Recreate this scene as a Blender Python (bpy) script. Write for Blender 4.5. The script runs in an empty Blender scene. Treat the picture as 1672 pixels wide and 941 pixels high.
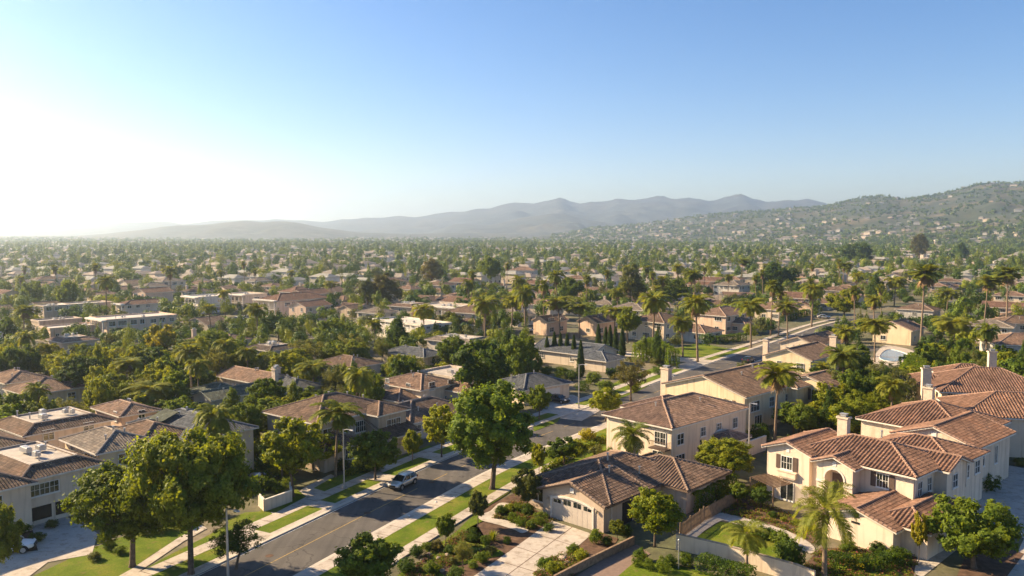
import bpy, bmesh, math, random
import numpy as np
from mathutils import Vector, Matrix
R = math.radians
scn = bpy.context.scene
COL = scn.collection

# ------------------------------------------------------------------ camera
CAM_H = 30.0; FPX = 1300.0; HORIZ = 382.0
PITCH = math.atan((470.5 - HORIZ) / FPX)
cam = bpy.data.cameras.new('camera'); cam_o = bpy.data.objects.new('camera', cam)
COL.objects.link(cam_o); scn.camera = cam_o
cam.sensor_width = 36.0; cam.lens = 36.0 * FPX / 1672.0
cam.clip_start = 0.5; cam.clip_end = 60000
cam_o.location = (0, 0, CAM_H); cam_o.rotation_euler = (math.pi / 2 - PITCH, 0, 0)

# ------------------------------------------------------------------ light
SUN_AZ = 69.0      # degrees to the left of the view direction
SUN_EL = 29.0
world = bpy.data.worlds.new('World'); scn.world = world; world.use_nodes = True
nt = world.node_tree; nt.nodes.clear()
wo = nt.nodes.new('ShaderNodeOutputWorld'); bg = nt.nodes.new('ShaderNodeBackground')
sky = nt.nodes.new('ShaderNodeTexSky'); sky.sky_type = 'NISHITA'; sky.sun_disc = False
sky.sun_elevation = R(SUN_EL); sky.sun_rotation = R(-SUN_AZ)
sky.altitude = 60; sky.air_density = 1.0; sky.dust_density = 0.12; sky.ozone_density = 2.0
bg.inputs['Strength'].default_value = 0.055
tint = nt.nodes.new('ShaderNodeMix'); tint.data_type = 'RGBA'; tint.blend_type = 'MULTIPLY'; tint.inputs[0].default_value = 1.0
tint.inputs[7].default_value = (1.02, 0.935, 1.02, 1)
hs = nt.nodes.new('ShaderNodeHueSaturation'); hs.inputs['Saturation'].default_value = 1.28; nt.links.new(sky.outputs[0], hs.inputs['Color'])
nt.links.new(hs.outputs[0], tint.inputs[6]); nt.links.new(tint.outputs[2], bg.inputs[0]); nt.links.new(bg.outputs[0], wo.inputs[0])
sl = bpy.data.lights.new('sun', 'SUN'); sl.energy = 5.0; sl.angle = R(0.6); sl.color = (1.0, 0.77, 0.48)
so = bpy.data.objects.new('sun', sl); COL.objects.link(so)
sd = Vector((-math.sin(R(SUN_AZ)) * math.cos(R(SUN_EL)), math.cos(R(SUN_AZ)) * math.cos(R(SUN_EL)), math.sin(R(SUN_EL))))
so.rotation_euler = sd.to_track_quat('Z', 'Y').to_euler(); so.location = (-200, 120, 150)
scn.view_settings.view_transform = 'Standard'; scn.view_settings.look = 'None'
scn.view_settings.gamma = 1.0; scn.view_settings.use_curve_mapping = False
scn.view_settings.exposure = 1.62
scn.cycles.max_bounces = 6; scn.cycles.diffuse_bounces = 3; scn.cycles.glossy_bounces = 2
scn.cycles.transmission_bounces = 4; scn.cycles.transparent_max_bounces = 6; scn.cycles.volume_bounces = 2
scn.cycles.use_denoising = True
scn.cycles.sample_clamp_indirect = 6

# ------------------------------------------------------------------ pixel <-> ground
_cp, _sp = math.cos(PITCH), math.sin(PITCH)
def ray(px, py):
    a = (px - 836.0) / FPX; b = (470.5 - py) / FPX
    return Vector((a, _cp + b * _sp, -_sp + b * _cp))
def at(px, py, z=0.0):
    d = ray(px, py); t = (z - CAM_H) / d.z
    return Vector((d.x * t, d.y * t, z))
def at_depth(px, py, Y):
    d = ray(px, py); t = Y / d.y
    return Vector((d.x * t, Y, CAM_H + d.z * t))
def proj(p):
    x, y, z = p[0], p[1], p[2] - CAM_H
    f = y * _cp - z * _sp; u = y * _sp + z * _cp
    if f < 1: return (-9999, -9999)
    return (836.0 + FPX * x / f, 470.5 - FPX * u / f)

# ------------------------------------------------------------------ tagging
def tag(o, label=None, cat=None, group=None, kind=None):
    if label: o['label'] = label
    if cat: o['category'] = cat
    if group: o['group'] = group
    if kind: o['kind'] = kind
    return o
def empty(name, loc, rz=0.0):
    o = bpy.data.objects.new(name, None); COL.objects.link(o)
    o.location = loc; o.rotation_euler = (0, 0, rz); o.empty_display_size = 0.5
    return o
def link(name, me, parent=None, loc=None):
    o = bpy.data.objects.new(name, me); COL.objects.link(o)
    if parent: o.parent = parent
    if loc is not None: o.location = loc
    return o
def copy_tree(o, kids, parent=None):
    c = o.copy(); COL.objects.link(c); c.parent = parent
    for ch in kids.get(o.name, []): copy_tree(ch, kids, c)
    return c

# ------------------------------------------------------------------ mesh builder
class MB:
    def __init__(s): s.v = []; s.f = []; s.m = []; s.uv = []
    def face(s, pts, m=0, uv=None):
        b = len(s.v); s.v += [tuple(p) for p in pts]; s.f.append(tuple(range(b, b + len(pts)))); s.m.append(m)
        s.uv += uv if uv else [(0.0, 0.0)] * len(pts)
    def box(s, x0, y0, z0, x1, y1, z1, m=0):
        P = [(x0,y0,z0),(x1,y0,z0),(x1,y1,z0),(x0,y1,z0),(x0,y0,z1),(x1,y0,z1),(x1,y1,z1),(x0,y1,z1)]
        s.hexa(P, m)
    def hexa(s, P, m=0):
        b = len(s.v); s.v += [tuple(p) for p in P]
        for q in ((0,3,2,1),(4,5,6,7),(0,1,5,4),(1,2,6,5),(2,3,7,6),(3,0,4,7)):
            s.f.append(tuple(b + i for i in q)); s.m.append(m); s.uv += [(0.,0.)] * 4
    def bar(s, a, b, w, h, m=0, up=(0,0,1)):
        a = Vector(a); b = Vector(b); d = (b - a)
        if d.length < 1e-5: return
        d.normalize(); u = Vector(up)
        if abs(d.dot(u)) > .98: u = Vector((1,0,0))
        r = d.cross(u).normalized(); u = r.cross(d)
        P = []
        for p in (a, b):
            for (i, j) in ((-1,-1),(1,-1),(1,1),(-1,1)): P.append(p + r * i * w / 2 + u * j * h / 2)
        s.hexa([P[0],P[1],P[2],P[3],P[4],P[5],P[6],P[7]], m)
    def tube(s, pts, rad, n=8, m=0, cap=True):
        pts = [Vector(p) for p in pts]; b = len(s.v)
        for i, p in enumerate(pts):
            d = (pts[min(i + 1, len(pts) - 1)] - pts[max(i - 1, 0)]).normalized()
            a = Vector((1, 0, 0)) if abs(d.x) < .9 else Vector((0, 1, 0))
            r = d.cross(a).normalized(); u = r.cross(d)
            rr = rad[i] if hasattr(rad, '__len__') else rad
            for k in range(n):
                t = 2 * math.pi * k / n
                s.v.append(tuple(p + r * rr * math.cos(t) + u * rr * math.sin(t)))
        for i in range(len(pts) - 1):
            for k in range(n):
                k2 = (k + 1) % n
                s.f.append((b + i*n + k, b + i*n + k2, b + (i+1)*n + k2, b + (i+1)*n + k)); s.m.append(m); s.uv += [(0.,0.)]*4
        if cap:
            s.f.append(tuple(b + (len(pts)-1)*n + k for k in range(n))); s.m.append(m); s.uv += [(0.,0.)]*n
            s.f.append(tuple(b + k for k in reversed(range(n)))); s.m.append(m); s.uv += [(0.,0.)]*n
    def lathe(s, prof, n=14, m=0, c=(0,0,0)):
        b = len(s.v)
        for (r, z) in prof:
            for k in range(n):
                t = 2*math.pi*k/n; s.v.append((c[0]+r*math.cos(t), c[1]+r*math.sin(t), c[2]+z))
        for i in range(len(prof)-1):
            for k in range(n):
                k2=(k+1)%n
                s.f.append((b+i*n+k,b+i*n+k2,b+(i+1)*n+k2,b+(i+1)*n+k)); s.m.append(m); s.uv += [(0.,0.)]*4
    def mesh(s, name, mats, smooth=False):
        me = bpy.data.meshes.new(name); me.from_pydata(s.v, [], s.f)
        for m in (mats if isinstance(mats, (list, tuple)) else [mats]): me.materials.append(m)
        me.polygons.foreach_set('material_index', s.m)
        if s.uv and any(u != (0.,0.) for u in s.uv[:400]):
            l = me.uv_layers.new(name='UVMap'); l.data.foreach_set('uv', [c for u in s.uv for c in u])
        if smooth: me.polygons.foreach_set('use_smooth', [True]*len(s.f))
        me.update(); return me
    def build(s, name, mats, parent=None, loc=None, smooth=False):
        return link(name, s.mesh(name, mats, smooth), parent, loc)

# ------------------------------------------------------------------ materials
def _new(name):
    m = bpy.data.materials.new(name); m.use_nodes = True; t = m.node_tree
    return m, t, t.nodes['Principled BSDF'], t.nodes['Material Output']
def N(t, typ, **kw):
    n = t.nodes.new(typ)
    for k, v in kw.items(): setattr(n, k, v)
    return n
def ramp(t, fac, stops):
    r = N(t, 'ShaderNodeValToRGB'); t.links.new(fac, r.inputs[0]); e = r.color_ramp.elements
    while len(e) < len(stops): e.new(0.5)
    for i, (p, c) in enumerate(stops):
        e[i].position = p; e[i].color = (c[0], c[1], c[2], 1)
    return r.outputs[0]
def noise(t, scale, coord='Object', detail=4, rough=.55):
    tc = N(t, 'ShaderNodeTexCoord'); n = N(t, 'ShaderNodeTexNoise')
    n.inputs['Scale'].default_value = scale; n.inputs['Detail'].default_value = detail; n.inputs['Roughness'].default_value = rough
    if coord == 'World':
        g = N(t, 'ShaderNodeNewGeometry'); t.links.new(g.outputs['Position'], n.inputs['Vector'])
    else: t.links.new(tc.outputs[coord], n.inputs['Vector'])
    return n.outputs['Fac']
def mixc(t, fac, a, b, mode='MIX'):
    n = N(t, 'ShaderNodeMix', data_type='RGBA', blend_type=mode)
    for sock, v in ((n.inputs[0], fac), (n.inputs[6], a), (n.inputs[7], b)):
        if hasattr(v, 'links'): t.links.new(v, sock)
        elif isinstance(v, (int, float)): sock.default_value = v
        else: sock.default_value = (v[0], v[1], v[2], 1)
    return n.outputs[2]
def bump(t, p, h, strength=.4, dist=.02):
    b = N(t, 'ShaderNodeBump'); b.inputs['Strength'].default_value = strength; b.inputs['Distance'].default_value = dist
    t.links.new(h, b.inputs['Height']); t.links.new(b.outputs[0], p.inputs['Normal'])
def sc(c, k): return tuple(min(1, x * k) for x in c)
def m_plain(name, c, rough=.6, metal=0., var=.12, scale=3., bmp=0.):
    m, t, p, o = _new(name)
    f = noise(t, scale, 'World'); t.links.new(ramp(t, f, [(.3, sc(c, 1-var)), (.7, sc(c, 1+var))]), p.inputs['Base Color'])
    p.inputs['Roughness'].default_value = rough; p.inputs['Specular IOR Level'].default_value = .5 if rough < .6 else .2; p.inputs['Metallic'].default_value = metal
    if bmp: bump(t, p, noise(t, scale*8, 'World'), bmp, .02)
    return m
def m_stucco(name, c):
    m, t, p, o = _new(name)
    f = noise(t, .45, 'World', 5); g = noise(t, 5., 'World', 5)
    a = ramp(t, f, [(.3, sc(c, .9)), (.7, sc(c, 1.06))])
    # rain streaks: noise stretched along z
    geo = N(t, 'ShaderNodeNewGeometry'); mp = N(t, 'ShaderNodeMapping'); mp.inputs['Scale'].default_value = (2.2, 2.2, .18)
    n2 = N(t, 'ShaderNodeTexNoise'); n2.inputs['Scale'].default_value = 1.; n2.inputs['Detail'].default_value = 4
    t.links.new(geo.outputs['Position'], mp.inputs[0]); t.links.new(mp.outputs[0], n2.inputs['Vector'])
    st = ramp(t, n2.outputs['Fac'], [(.28, (.74,.71,.67)), (.5, (1,1,1))])
    a = mixc(t, 1., a, st, 'MULTIPLY')
    t.links.new(a, p.inputs['Base Color']); p.inputs['Roughness'].default_value = .9
    bump(t, p, g, .35, .03); return m
def m_tile(name, c, bar=.06, pitch=.3, row=.38, var=.35, geo=False):
    """roof tiles: uv is in metres, u along the eave, v up the slope"""
    m, t, p, o = _new(name)
    uv = N(t, 'ShaderNodeUVMap'); br = N(t, 'ShaderNodeTexBrick')
    br.offset = 0.5 if not geo else 0.; br.inputs['Scale'].default_value = 1.
    br.inputs['Brick Width'].default_value = pitch; br.inputs['Row Height'].default_value = row
    br.inputs['Mortar Size'].default_value = .012 if geo else .03; br.inputs['Mortar Smooth'].default_value = .2; br.inputs['Bias'].default_value = -.1
    br.inputs['Color1'].default_value = (*sc(c, 1 - var), 1); br.inputs['Color2'].default_value = (*sc(c, 1 + var), 1)
    br.inputs['Mortar'].default_value = (*sc(c, .55), 1)
    t.links.new(uv.outputs[0], br.inputs['Vector'])
    f = noise(t, .5, 'World', 4); k = ramp(t, f, [(.3, (.62,.61,.62)), (.52, (1,1,1)), (.72, (1.12,1.02,.93))])
    cc = mixc(t, 1., br.outputs['Color'], k, 'MULTIPLY')
    # lichen / worn pale spots
    f2 = noise(t, 2.2, 'World', 6, .7); w = ramp(t, f2, [(.62, (0,0,0)), (.72, (1,1,1))])
    cc = mixc(t, w, cc, sc((c[0]*1.3+.05, c[1]*1.4+.05, c[2]*1.4+.04), 1.))
    t.links.new(cc, p.inputs['Base Color']); p.inputs['Roughness'].default_value = .9; p.inputs['Specular IOR Level'].default_value = .12
    if not geo:
        sep = N(t, 'ShaderNodeSeparateXYZ'); t.links.new(uv.outputs[0], sep.inputs[0])
        a = N(t, 'ShaderNodeMath', operation='MULTIPLY'); t.links.new(sep.outputs[0], a.inputs[0]); a.inputs[1].default_value = 2*math.pi/pitch
        s_ = N(t, 'ShaderNodeMath', operation='SINE'); t.links.new(a.outputs[0], s_.inputs[0])
        b = N(t, 'ShaderNodeMath', operation='MULTIPLY'); t.links.new(sep.outputs[1], b.inputs[0]); b.inputs[1].default_value = 1/row
        fr = N(t, 'ShaderNodeMath', operation='FRACT'); t.links.new(b.outputs[0], fr.inputs[0])
        mm = N(t, 'ShaderNodeMath', operation='MULTIPLY_ADD'); t.links.new(fr.outputs[0], mm.inputs[0]); mm.inputs[1].default_value = -1.1; 
        t.links.new(s_.outputs[0], mm.inputs[2])
        ad = N(t, 'ShaderNodeMath', operation='ADD'); t.links.new(mm.outputs[0], ad.inputs[0])
        n3 = N(t, 'ShaderNodeMath', operation='MULTIPLY'); t.links.new(noise(t, 1.7, 'World', 3), n3.inputs[0]); n3.inputs[1].default_value = 2.
        t.links.new(n3.outputs[0], ad.inputs[1])
        bump(t, p, ad.outputs[0], 1., bar)
    return m
def m_leaf(name, c, c2, trans=.5, tr=(1.5, 1.3, .45)):
    m, t, p, o = _new(name)
    oi = N(t, 'ShaderNodeObjectInfo'); f = noise(t, .55, 'Object', 3); g = noise(t, 3.5, 'Object', 2)
    a = ramp(t, f, [(.32, c), (.68, c2)])
    a = mixc(t, 1., a, ramp(t, g, [(.3, (.72,.75,.7)), (.7, (1.25,1.2,1.1))]), 'MULTIPLY')
    a = mixc(t, 1., a, ramp(t, oi.outputs['Random'], [(0., (.75,.82,.7)), (.5, (1,1,1)), (1., (1.12,1.1,.9))]), 'MULTIPLY')
    t.links.new(a, p.inputs['Base Color']); p.inputs['Roughness'].default_value = .55
    p.inputs['Specular IOR Level'].default_value = .15
    tl = N(t, 'ShaderNodeBsdfTranslucent'); t.links.new(mixc(t, 1., a, tr, 'MULTIPLY'), tl.inputs[0])
    mx = N(t, 'ShaderNodeMixShader'); mx.inputs[0].default_value = trans
    t.links.new(p.outputs[0], mx.inputs[1]); t.links.new(tl.outputs[0], mx.inputs[2]); t.links.new(mx.outputs[0], o.inputs[0])
    return m
M = {}
M['trim'] = m_plain('trim_white', (.62,.57,.5), .6)
M['fascia_brown'] = m_plain('fascia_brown', (.16,.11,.08), .7)
M['frame'] = m_plain('window_frame_white', (.66,.64,.6), .45)
M['shutter'] = m_plain('shutter_brown', (.11,.075,.06), .65)
M['garage'] = m_plain('garage_door_paint', (.5,.43,.36), .5, var=.05)
M['garage_w'] = m_plain('garage_door_white', (.66,.63,.58), .5, var=.05)
M['bark'] = m_plain('bark', (.11,.08,.06), .95, var=.35, scale=4, bmp=.6)
M['barkp'] = m_plain('palm_bark', (.2,.145,.1), .95, var=.3, scale=5, bmp=.6)
M['skirt'] = m_plain('dead_frond', (.22,.14,.07), .95, var=.3, scale=5)
M['metal'] = m_plain('galvanised_metal', (.42,.41,.4), .45, .6)
M['dark'] = m_plain('dark_rubber', (.02,.02,.02), .7)
M['black'] = m_plain('recess_shade_paint', (.018,.016,.015), .8)  # near-black colour standing in for shade inside recesses and vents
M['wood'] = m_plain('fence_wood', (.23,.155,.1), .85, var=.3, scale=3)
M['conc'] = m_plain('concrete', (.46,.41,.35), .85, var=.12, scale=.9, bmp=.15)
M['chim'] = m_plain('chimney_stucco', (.55,.44,.34), .9)
M['flatroof'] = m_plain('gravel_roof', (.36,.32,.28), .9, var=.22, scale=.7)
M['flatroof2'] = m_plain('white_membrane_roof', (.45,.41,.36), .85, var=.18, scale=.5)
M['stone'] = m_plain('garden_stone', (.33,.26,.2), .9, var=.3, scale=3)
M['soil'] = m_plain('soil', (.1,.06,.04), .98, var=.45, scale=1.6, bmp=.6)
M['gold'] = m_plain('lamp_lantern', (.3,.25,.18), .4)
m, t, p, o = _new('window_glass')
f = noise(t, .9, 'World', 2)
t.links.new(ramp(t, f, [(.4, (.012,.016,.018)), (.62, (.05,.055,.05)), (.75, (.2,.18,.15))]), p.inputs['Base Color'])
p.inputs['Roughness'].default_value = .08; p.inputs['Specular IOR Level'].default_value = .8
M['glass'] = m
for k, c in dict(cream=(.66,.54,.41), tan=(.47,.37,.28), pink=(.66,.54,.42), white=(.6,.55,.48), yellow=(.66,.53,.35), grey=(.42,.4,.37), beige=(.56,.47,.37), peach=(.62,.45,.33)).items():
    M[k] = m_stucco('stucco_' + k, c)
TC = dict(terra=(.205,.12,.085), terra2=(.188,.112,.082), brown=(.185,.13,.098), mauve=(.17,.116,.086), slate=(.11,.12,.135), dark=(.11,.085,.07), green=(.12,.135,.105), tanr=(.24,.16,.118), grey=(.22,.185,.155))
for k, c in TC.items():
    M['t_' + k] = m_tile('tiles_' + k, c)
    M['g_' + k] = m_tile('modelled_tiles_' + k, c, geo=True, row=.4, var=.3)
    M['c_' + k] = m_plain('ridge_tiles_' + k, (min(1, c[0]*1.15+.035), c[1]*1.15+.03, c[2]*1.15+.025), .85, var=.25, scale=3)
LEAF = dict(hero=((.105,.155,.022),(.2,.235,.03)), hero2=((.105,.18,.026),(.185,.25,.034)),
    bright=((0.167,0.217,0.019),(0.282,0.300,0.028)), mid=((0.092,0.150,0.021),(0.167,0.217,0.026)), dark=((0.046,0.092,0.019),(0.092,0.143,0.024)),
    olive=((.10,.125,.045),(.17,.18,.065)), gold=((0.244,0.240,0.019),(0.341,0.313,0.028)), brown=((.105,.11,.04),(.165,.15,.06)),
    palm=((0.133,0.172,0.028),(0.234,0.248,0.038)), palmy=((.16,.19,.026),(.25,.255,.035)), cyp=((0.033,0.068,0.015),(0.059,0.097,0.019)), hedge=((0.084,0.143,0.017),(0.150,0.211,0.021)))
for k, (a, b) in LEAF.items(): M['l_' + k] = m_leaf('leaves_' + k, a, b)
for k in ('mid','dark','olive','bright','hero'): a, b = LEAF[k]; M['f_'+k] = m_leaf('far_leaves_'+k, a, b, .28)
M['flower'] = m_leaf('flowers_red', (.25,.05,.05), (.35,.12,.1), .25, (1,1,1))
def m_grass():
    m, t, p, o = _new('lawn_grass')
    f = noise(t, .35, 'World', 5); g = noise(t, 6., 'World', 5, .8); h = noise(t, 1.3, 'World', 3)
    a = ramp(t, f, [(.3, (.075,.115,.010)), (.5, (.115,.155,.014)), (.68, (.18,.18,.03))])
    a = mixc(t, 1., a, ramp(t, g, [(.3, (.6,.65,.6)), (.7, (1.25,1.25,1.1))]), 'MULTIPLY')
    a = mixc(t, ramp(t, h, [(.56, (0,0,0)), (.75, (.75,.75,.75))]), a, (.18,.14,.05))
    t.links.new(a, p.inputs['Base Color']); p.inputs['Roughness'].default_value = .9; p.inputs['Specular IOR Level'].default_value = .08
    bump(t, p, g, .9, .08); return m
M['grass'] = m_grass()
def m_ground():
    m, t, p, o = _new('yard_ground')
    f = noise(t, .05, 'World', 6, .6); g = noise(t, .6, 'World', 5, .7)
    a = ramp(t, f, [(.3, (.07,.085,.03)), (.5, (.1,.09,.045)), (.6, (.17,.135,.09)), (.7, (.09,.1,.04))])
    a = mixc(t, 1., a, ramp(t, g, [(.3, (.6,.6,.6)), (.7, (1.3,1.3,1.25))]), 'MULTIPLY')
    t.links.new(a, p.inputs['Base Color']); p.inputs['Roughness'].default_value = .95
    bump(t, p, g, .8, .15); return m
M['ground'] = m_ground()
def m_asphalt():
    m, t, p, o = _new('asphalt')
    f = noise(t, .22, 'World', 5, .6); g = noise(t, 9., 'World', 4, .8)
    # tyre polish streaks and tar seams, stretched along the road
    geo = N(t, 'ShaderNodeNewGeometry'); mp = N(t, 'ShaderNodeMapping'); mp.inputs['Rotation'].default_value = (0, 0, R(31)); mp.inputs['Scale'].default_value = (1.1, .05, 1)
    n2 = N(t, 'ShaderNodeTexNoise'); n2.inputs['Scale'].default_value = 1.; n2.inputs['Detail'].default_value = 5
    t.links.new(geo.outputs['Position'], mp.inputs[0]); t.links.new(mp.outputs[0], n2.inputs['Vector'])
    a = ramp(t, f, [(.3, (.075,.07,.067)), (.7, (.115,.104,.095))])
    a = mixc(t, 1., a, ramp(t, n2.outputs['Fac'], [(.3, (.78,.78,.78)), (.7, (1.2,1.2,1.2))]), 'MULTIPLY')
    a = mixc(t, 1., a, ramp(t, g, [(.3, (.85,.85,.85)), (.7, (1.15,1.15,1.15))]), 'MULTIPLY')
    vo = N(t, 'ShaderNodeTexVoronoi', feature='DISTANCE_TO_EDGE'); vo.inputs['Scale'].default_value = .16; vo.inputs['Randomness'].default_value = 1.
    wv = N(t, 'ShaderNodeTexNoise'); wv.inputs['Scale'].default_value = .6; wv.inputs['Detail'].default_value = 5; t.links.new(geo.outputs['Position'], wv.inputs['Vector'])
    va = N(t, 'ShaderNodeVectorMath', operation='MULTIPLY_ADD'); t.links.new(wv.outputs['Color'], va.inputs[0]); va.inputs[1].default_value = (3,3,0); t.links.new(geo.outputs['Position'], va.inputs[2]); t.links.new(va.outputs[0], vo.inputs['Vector'])
    a = mixc(t, ramp(t, vo.outputs['Distance'], [(.0, (.75,.75,.75)), (.012, (0,0,0))]), a, (.035,.032,.03))
    a = mixc(t, ramp(t, noise(t, .11, 'World', 2), [(.56, (0,0,0)), (.575, (.35,.35,.35))]), a, (.06,.056,.052))
    t.links.new(a, p.inputs['Base Color']); p.inputs['Roughness'].default_value = .85; p.inputs['Specular IOR Level'].default_value = .2
    bump(t, p, g, .4, .02); return m
M['asphalt'] = m_asphalt()
M['paint_y'] = m_plain('road_paint_yellow', (.36,.25,.09), .8, var=.3, scale=2)
M['paint_w'] = m_plain('road_paint_white', (.6,.58,.54), .7, var=.3, scale=2)
def m_slab():
    m, t, p, o = _new('paving_concrete')
    f = noise(t, .4, 'World', 5, .65); g = noise(t, 7., 'World', 4, .8)
    a = ramp(t, f, [(.3, (.37,.325,.28)), (.7, (.5,.44,.375))])
    a = mixc(t, 1., a, ramp(t, g, [(.3, (.85,.85,.85)), (.7, (1.1,1.1,1.1))]), 'MULTIPLY')
    a = mixc(t, 1., a, ramp(t, noise(t, 1.1, 'World', 6, .7), [(.33, (.66,.63,.58)), (.5, (1,1,1))]), 'MULTIPLY')
    t.links.new(a, p.inputs['Base Color']); p.inputs['Roughness'].default_value = .9; p.inputs['Specular IOR Level'].default_value = .15; bump(t, p, g, .3, .02); return m
M['slab'] = m_slab()
m, t, p, o = _new('pool_water'); p.inputs['Specular IOR Level'].default_value = .15; p.inputs['Base Color'].default_value = (.01,.16,.36,1); p.inputs['Roughness'].default_value = .06
bump(t, p, noise(t, 2.5, 'World', 3), .3, .05); M['water'] = m
# ================================================================== terrain
from mathutils import noise as mn
def fbm(x, y, o=5, seed=0.):
    return mn.fractal(Vector((x, y, seed)), 1.0, 2.1, o)          # about -1..1
def ridged(x, y, seed=0.):
    return mn.ridged_multi_fractal(Vector((x, y, seed)), .9, 2.1, 5, 1.0, 2.0) / 3.0
def interp(tab, x):
    if x <= tab[0][0]: return tab[0][1]
    for (a, b), (c, d) in zip(tab, tab[1:]):
        if x <= c: return b + (d - b) * (x - a) / (c - a)
    return tab[-1][1]
def sst(x): x = max(0., min(1., x)); return x * x * (3 - 2 * x)
# right-hand hills: crest line and foot, by bearing
HR = [(-200,384),(900,384),(960,374),(1000,371),(1060,364),(1100,360),(1150,353),(1180,351),(1220,347),(1260,345),(1300,342),(1350,337),(1380,330),(1420,325),(1440,322),(1470,325),(1500,320),(1530,318),(1560,312),(1590,305),(1620,300),(1650,302),(1672,299),(1750,288),(1900,280),(2300,290)]
HF = [(900,2500),(1200,2000),(1450,1550),(1672,1250),(2300,1000)]
HD = [(900,3700),(1250,3500),(1450,3300),(1672,3100),(2300,2800)]
def hill_z(x, y):
    if y < 200: return -2.
    px = 836 + FPX * x / y
    if px < 880: return -2.
    r0, rr = interp(HF, px), interp(HD, px)
    zr = CAM_H + rr * (382 - interp(HR, px)) / FPX
    if y <= r0: return -2.
    k = (y - r0) / (rr - r0)
    s = sst(k) * .55 + .45 * min(k, 1.) ** 1.3 if k < 1 else max(.25, 1 - .5 * (k - 1))
    g = ridged(x / 700., y / 700., 3.)
    n = fbm(x / 240., y / 240., 5, 9.)
    edge = min(1., k * 3) 
    z = zr * s * (1 + 1.1 * (g - .45) * (1 - .78 * s)) + n * 14 * edge * (1 - .6 * s)
    z = z * min(1., k * 5 + .1) - 1.5 * (1 - min(1, k * 8))
    return z
def th(x, y): return max(0., hill_z(x, y))
def build_grid(name, xs_by, ys, fn, matl):
    v = []; f = []; n = len(xs_by(ys[0]))
    for y in ys:
        for x in xs_by(y): v.append((x, y, fn(x, y)))
    for j in range(len(ys) - 1):
        for i in range(n - 1):
            a = j * n + i; f.append((a, a + 1, a + n + 1, a + n))
    me = bpy.data.meshes.new(name); me.from_pydata(v, [], f); me.materials.append(matl)
    me.polygons.foreach_set('use_smooth', [True] * len(f)); me.update()
    o = link(name, me); tag(o, kind='structure'); return o
mb = MB(); mb.face([(-9000,-400,0),(9000,-400,0),(9000,11000,0),(-9000,11000,0)])
tag(mb.build('ground', M['ground']), kind='structure')
def m_hill(name, c1, c2, c3, s=1.):
    m, t, p, o = _new(name)
    f = noise(t, .006 * s, 'World', 8, .65); g = noise(t, .05 * s, 'World', 5, .7)
    a = ramp(t, f, [(.36, c1), (.5, c2), (.64, c3)])
    a = mixc(t, 1., a, ramp(t, g, [(.35, (.5,.55,.5)), (.65, (1.35,1.3,1.2))]), 'MULTIPLY')
    t.links.new(a, p.inputs['Base Color']); p.inputs['Roughness'].default_value = .95; return m
hm = m_hill('hill_scrub', (.022,.035,.016), (.04,.05,.022), (.12,.09,.045), 1.1)
mm_ = m_hill('mountain_scrub', (.03,.04,.035), (.05,.055,.045), (.09,.08,.06), .5)
ks = np.linspace(880, 2300, 190); ys = np.concatenate([np.linspace(950, 3750, 140), np.linspace(3800, 5200, 10)])
build_grid('hills', lambda y: [(k - 836) / FPX * y for k in ks], ys, hill_z, hm)
def range_(name, tab, D, depth, seed, matl, amp=.5, px0=-1500, px1=3200, n=560, foot=0.):
    def fn(x, y):
        px = 836 + FPX * x / y
        zr = (CAM_H + D * (382 - interp(tab, px)) / FPX)
        k = (y - (D - depth)) / depth
        g = ridged(x / (depth * .26), y / (depth * .34), seed); n = fbm(x / 220., y / 220., 4, seed)
        s = sst(k) if k < 1 else max(.2, 1 - .6 * (k - 1))
        s2 = .35 * s + .65 * min(k, 1.) ** 1.1 if k < 1 else s
        return zr * s2 * (1 + amp * 3.6 * (g - .55) * (1 - s ** 2 * .93)) + n * zr * .06 - 3 * (k < .02)
    ks = np.linspace(px0, px1, n); ys = np.concatenate([np.linspace(D - depth, D, 90), np.linspace(D + depth * .08, D + depth * .7, 6)])
    build_grid(name, lambda y: [(k - 836) / FPX * y for k in ks], ys, fn, matl)
FARR = [(-1500,372),(0,371),(60,369),(130,368),(200,364),(240,363),(270,361),(300,366),(350,361),(400,359),(430,361),(450,358),(490,360),(530,363),(560,358),(600,355),(625,356),(650,353),(680,354),(700,352),(735,347),(760,345),(780,341),(800,340),(830,333),(850,330),(870,331),(885,329),(900,325),(912,320),(918,321),(930,329),(945,334),(965,331),(980,331),(1005,326),(1020,327),(1050,323),(1080,321),(1100,326),(1120,322),(1140,322),(1160,326),(1185,322),(1205,319),(1225,325),(1245,330),(1260,327),(1280,325),(1300,328),(1320,326),(1345,333),(1400,345),(1600,360),(2000,350),(3200,370)]
range_('mountains', FARR, 7200, 2600, 21., mm_, .5)
MIDR = [(-1500,392),(640,392),(690,380),(740,368),(770,365),(800,366),(850,357),(880,352),(905,349),(930,352),(960,360),(1000,365),(1040,369),(1100,372),(1200,374),(1350,380),(1500,392),(3200,392)]
range_('foothills', MIDR, 5200, 1400, 33., mm_, .55, 500, 1700, 150)
LEFR = [(-1500,384),(0,386),(120,386),(180,381),(240,374),(290,369),(340,366),(400,361),(460,361),(490,364),(530,372),(580,379),(640,382),(760,380),(860,382),(950,388),(3200,396)]
range_('low_hills', LEFR, 3900, 1000, 5., mm_, .5, -1500, 1300, 220)
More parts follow.
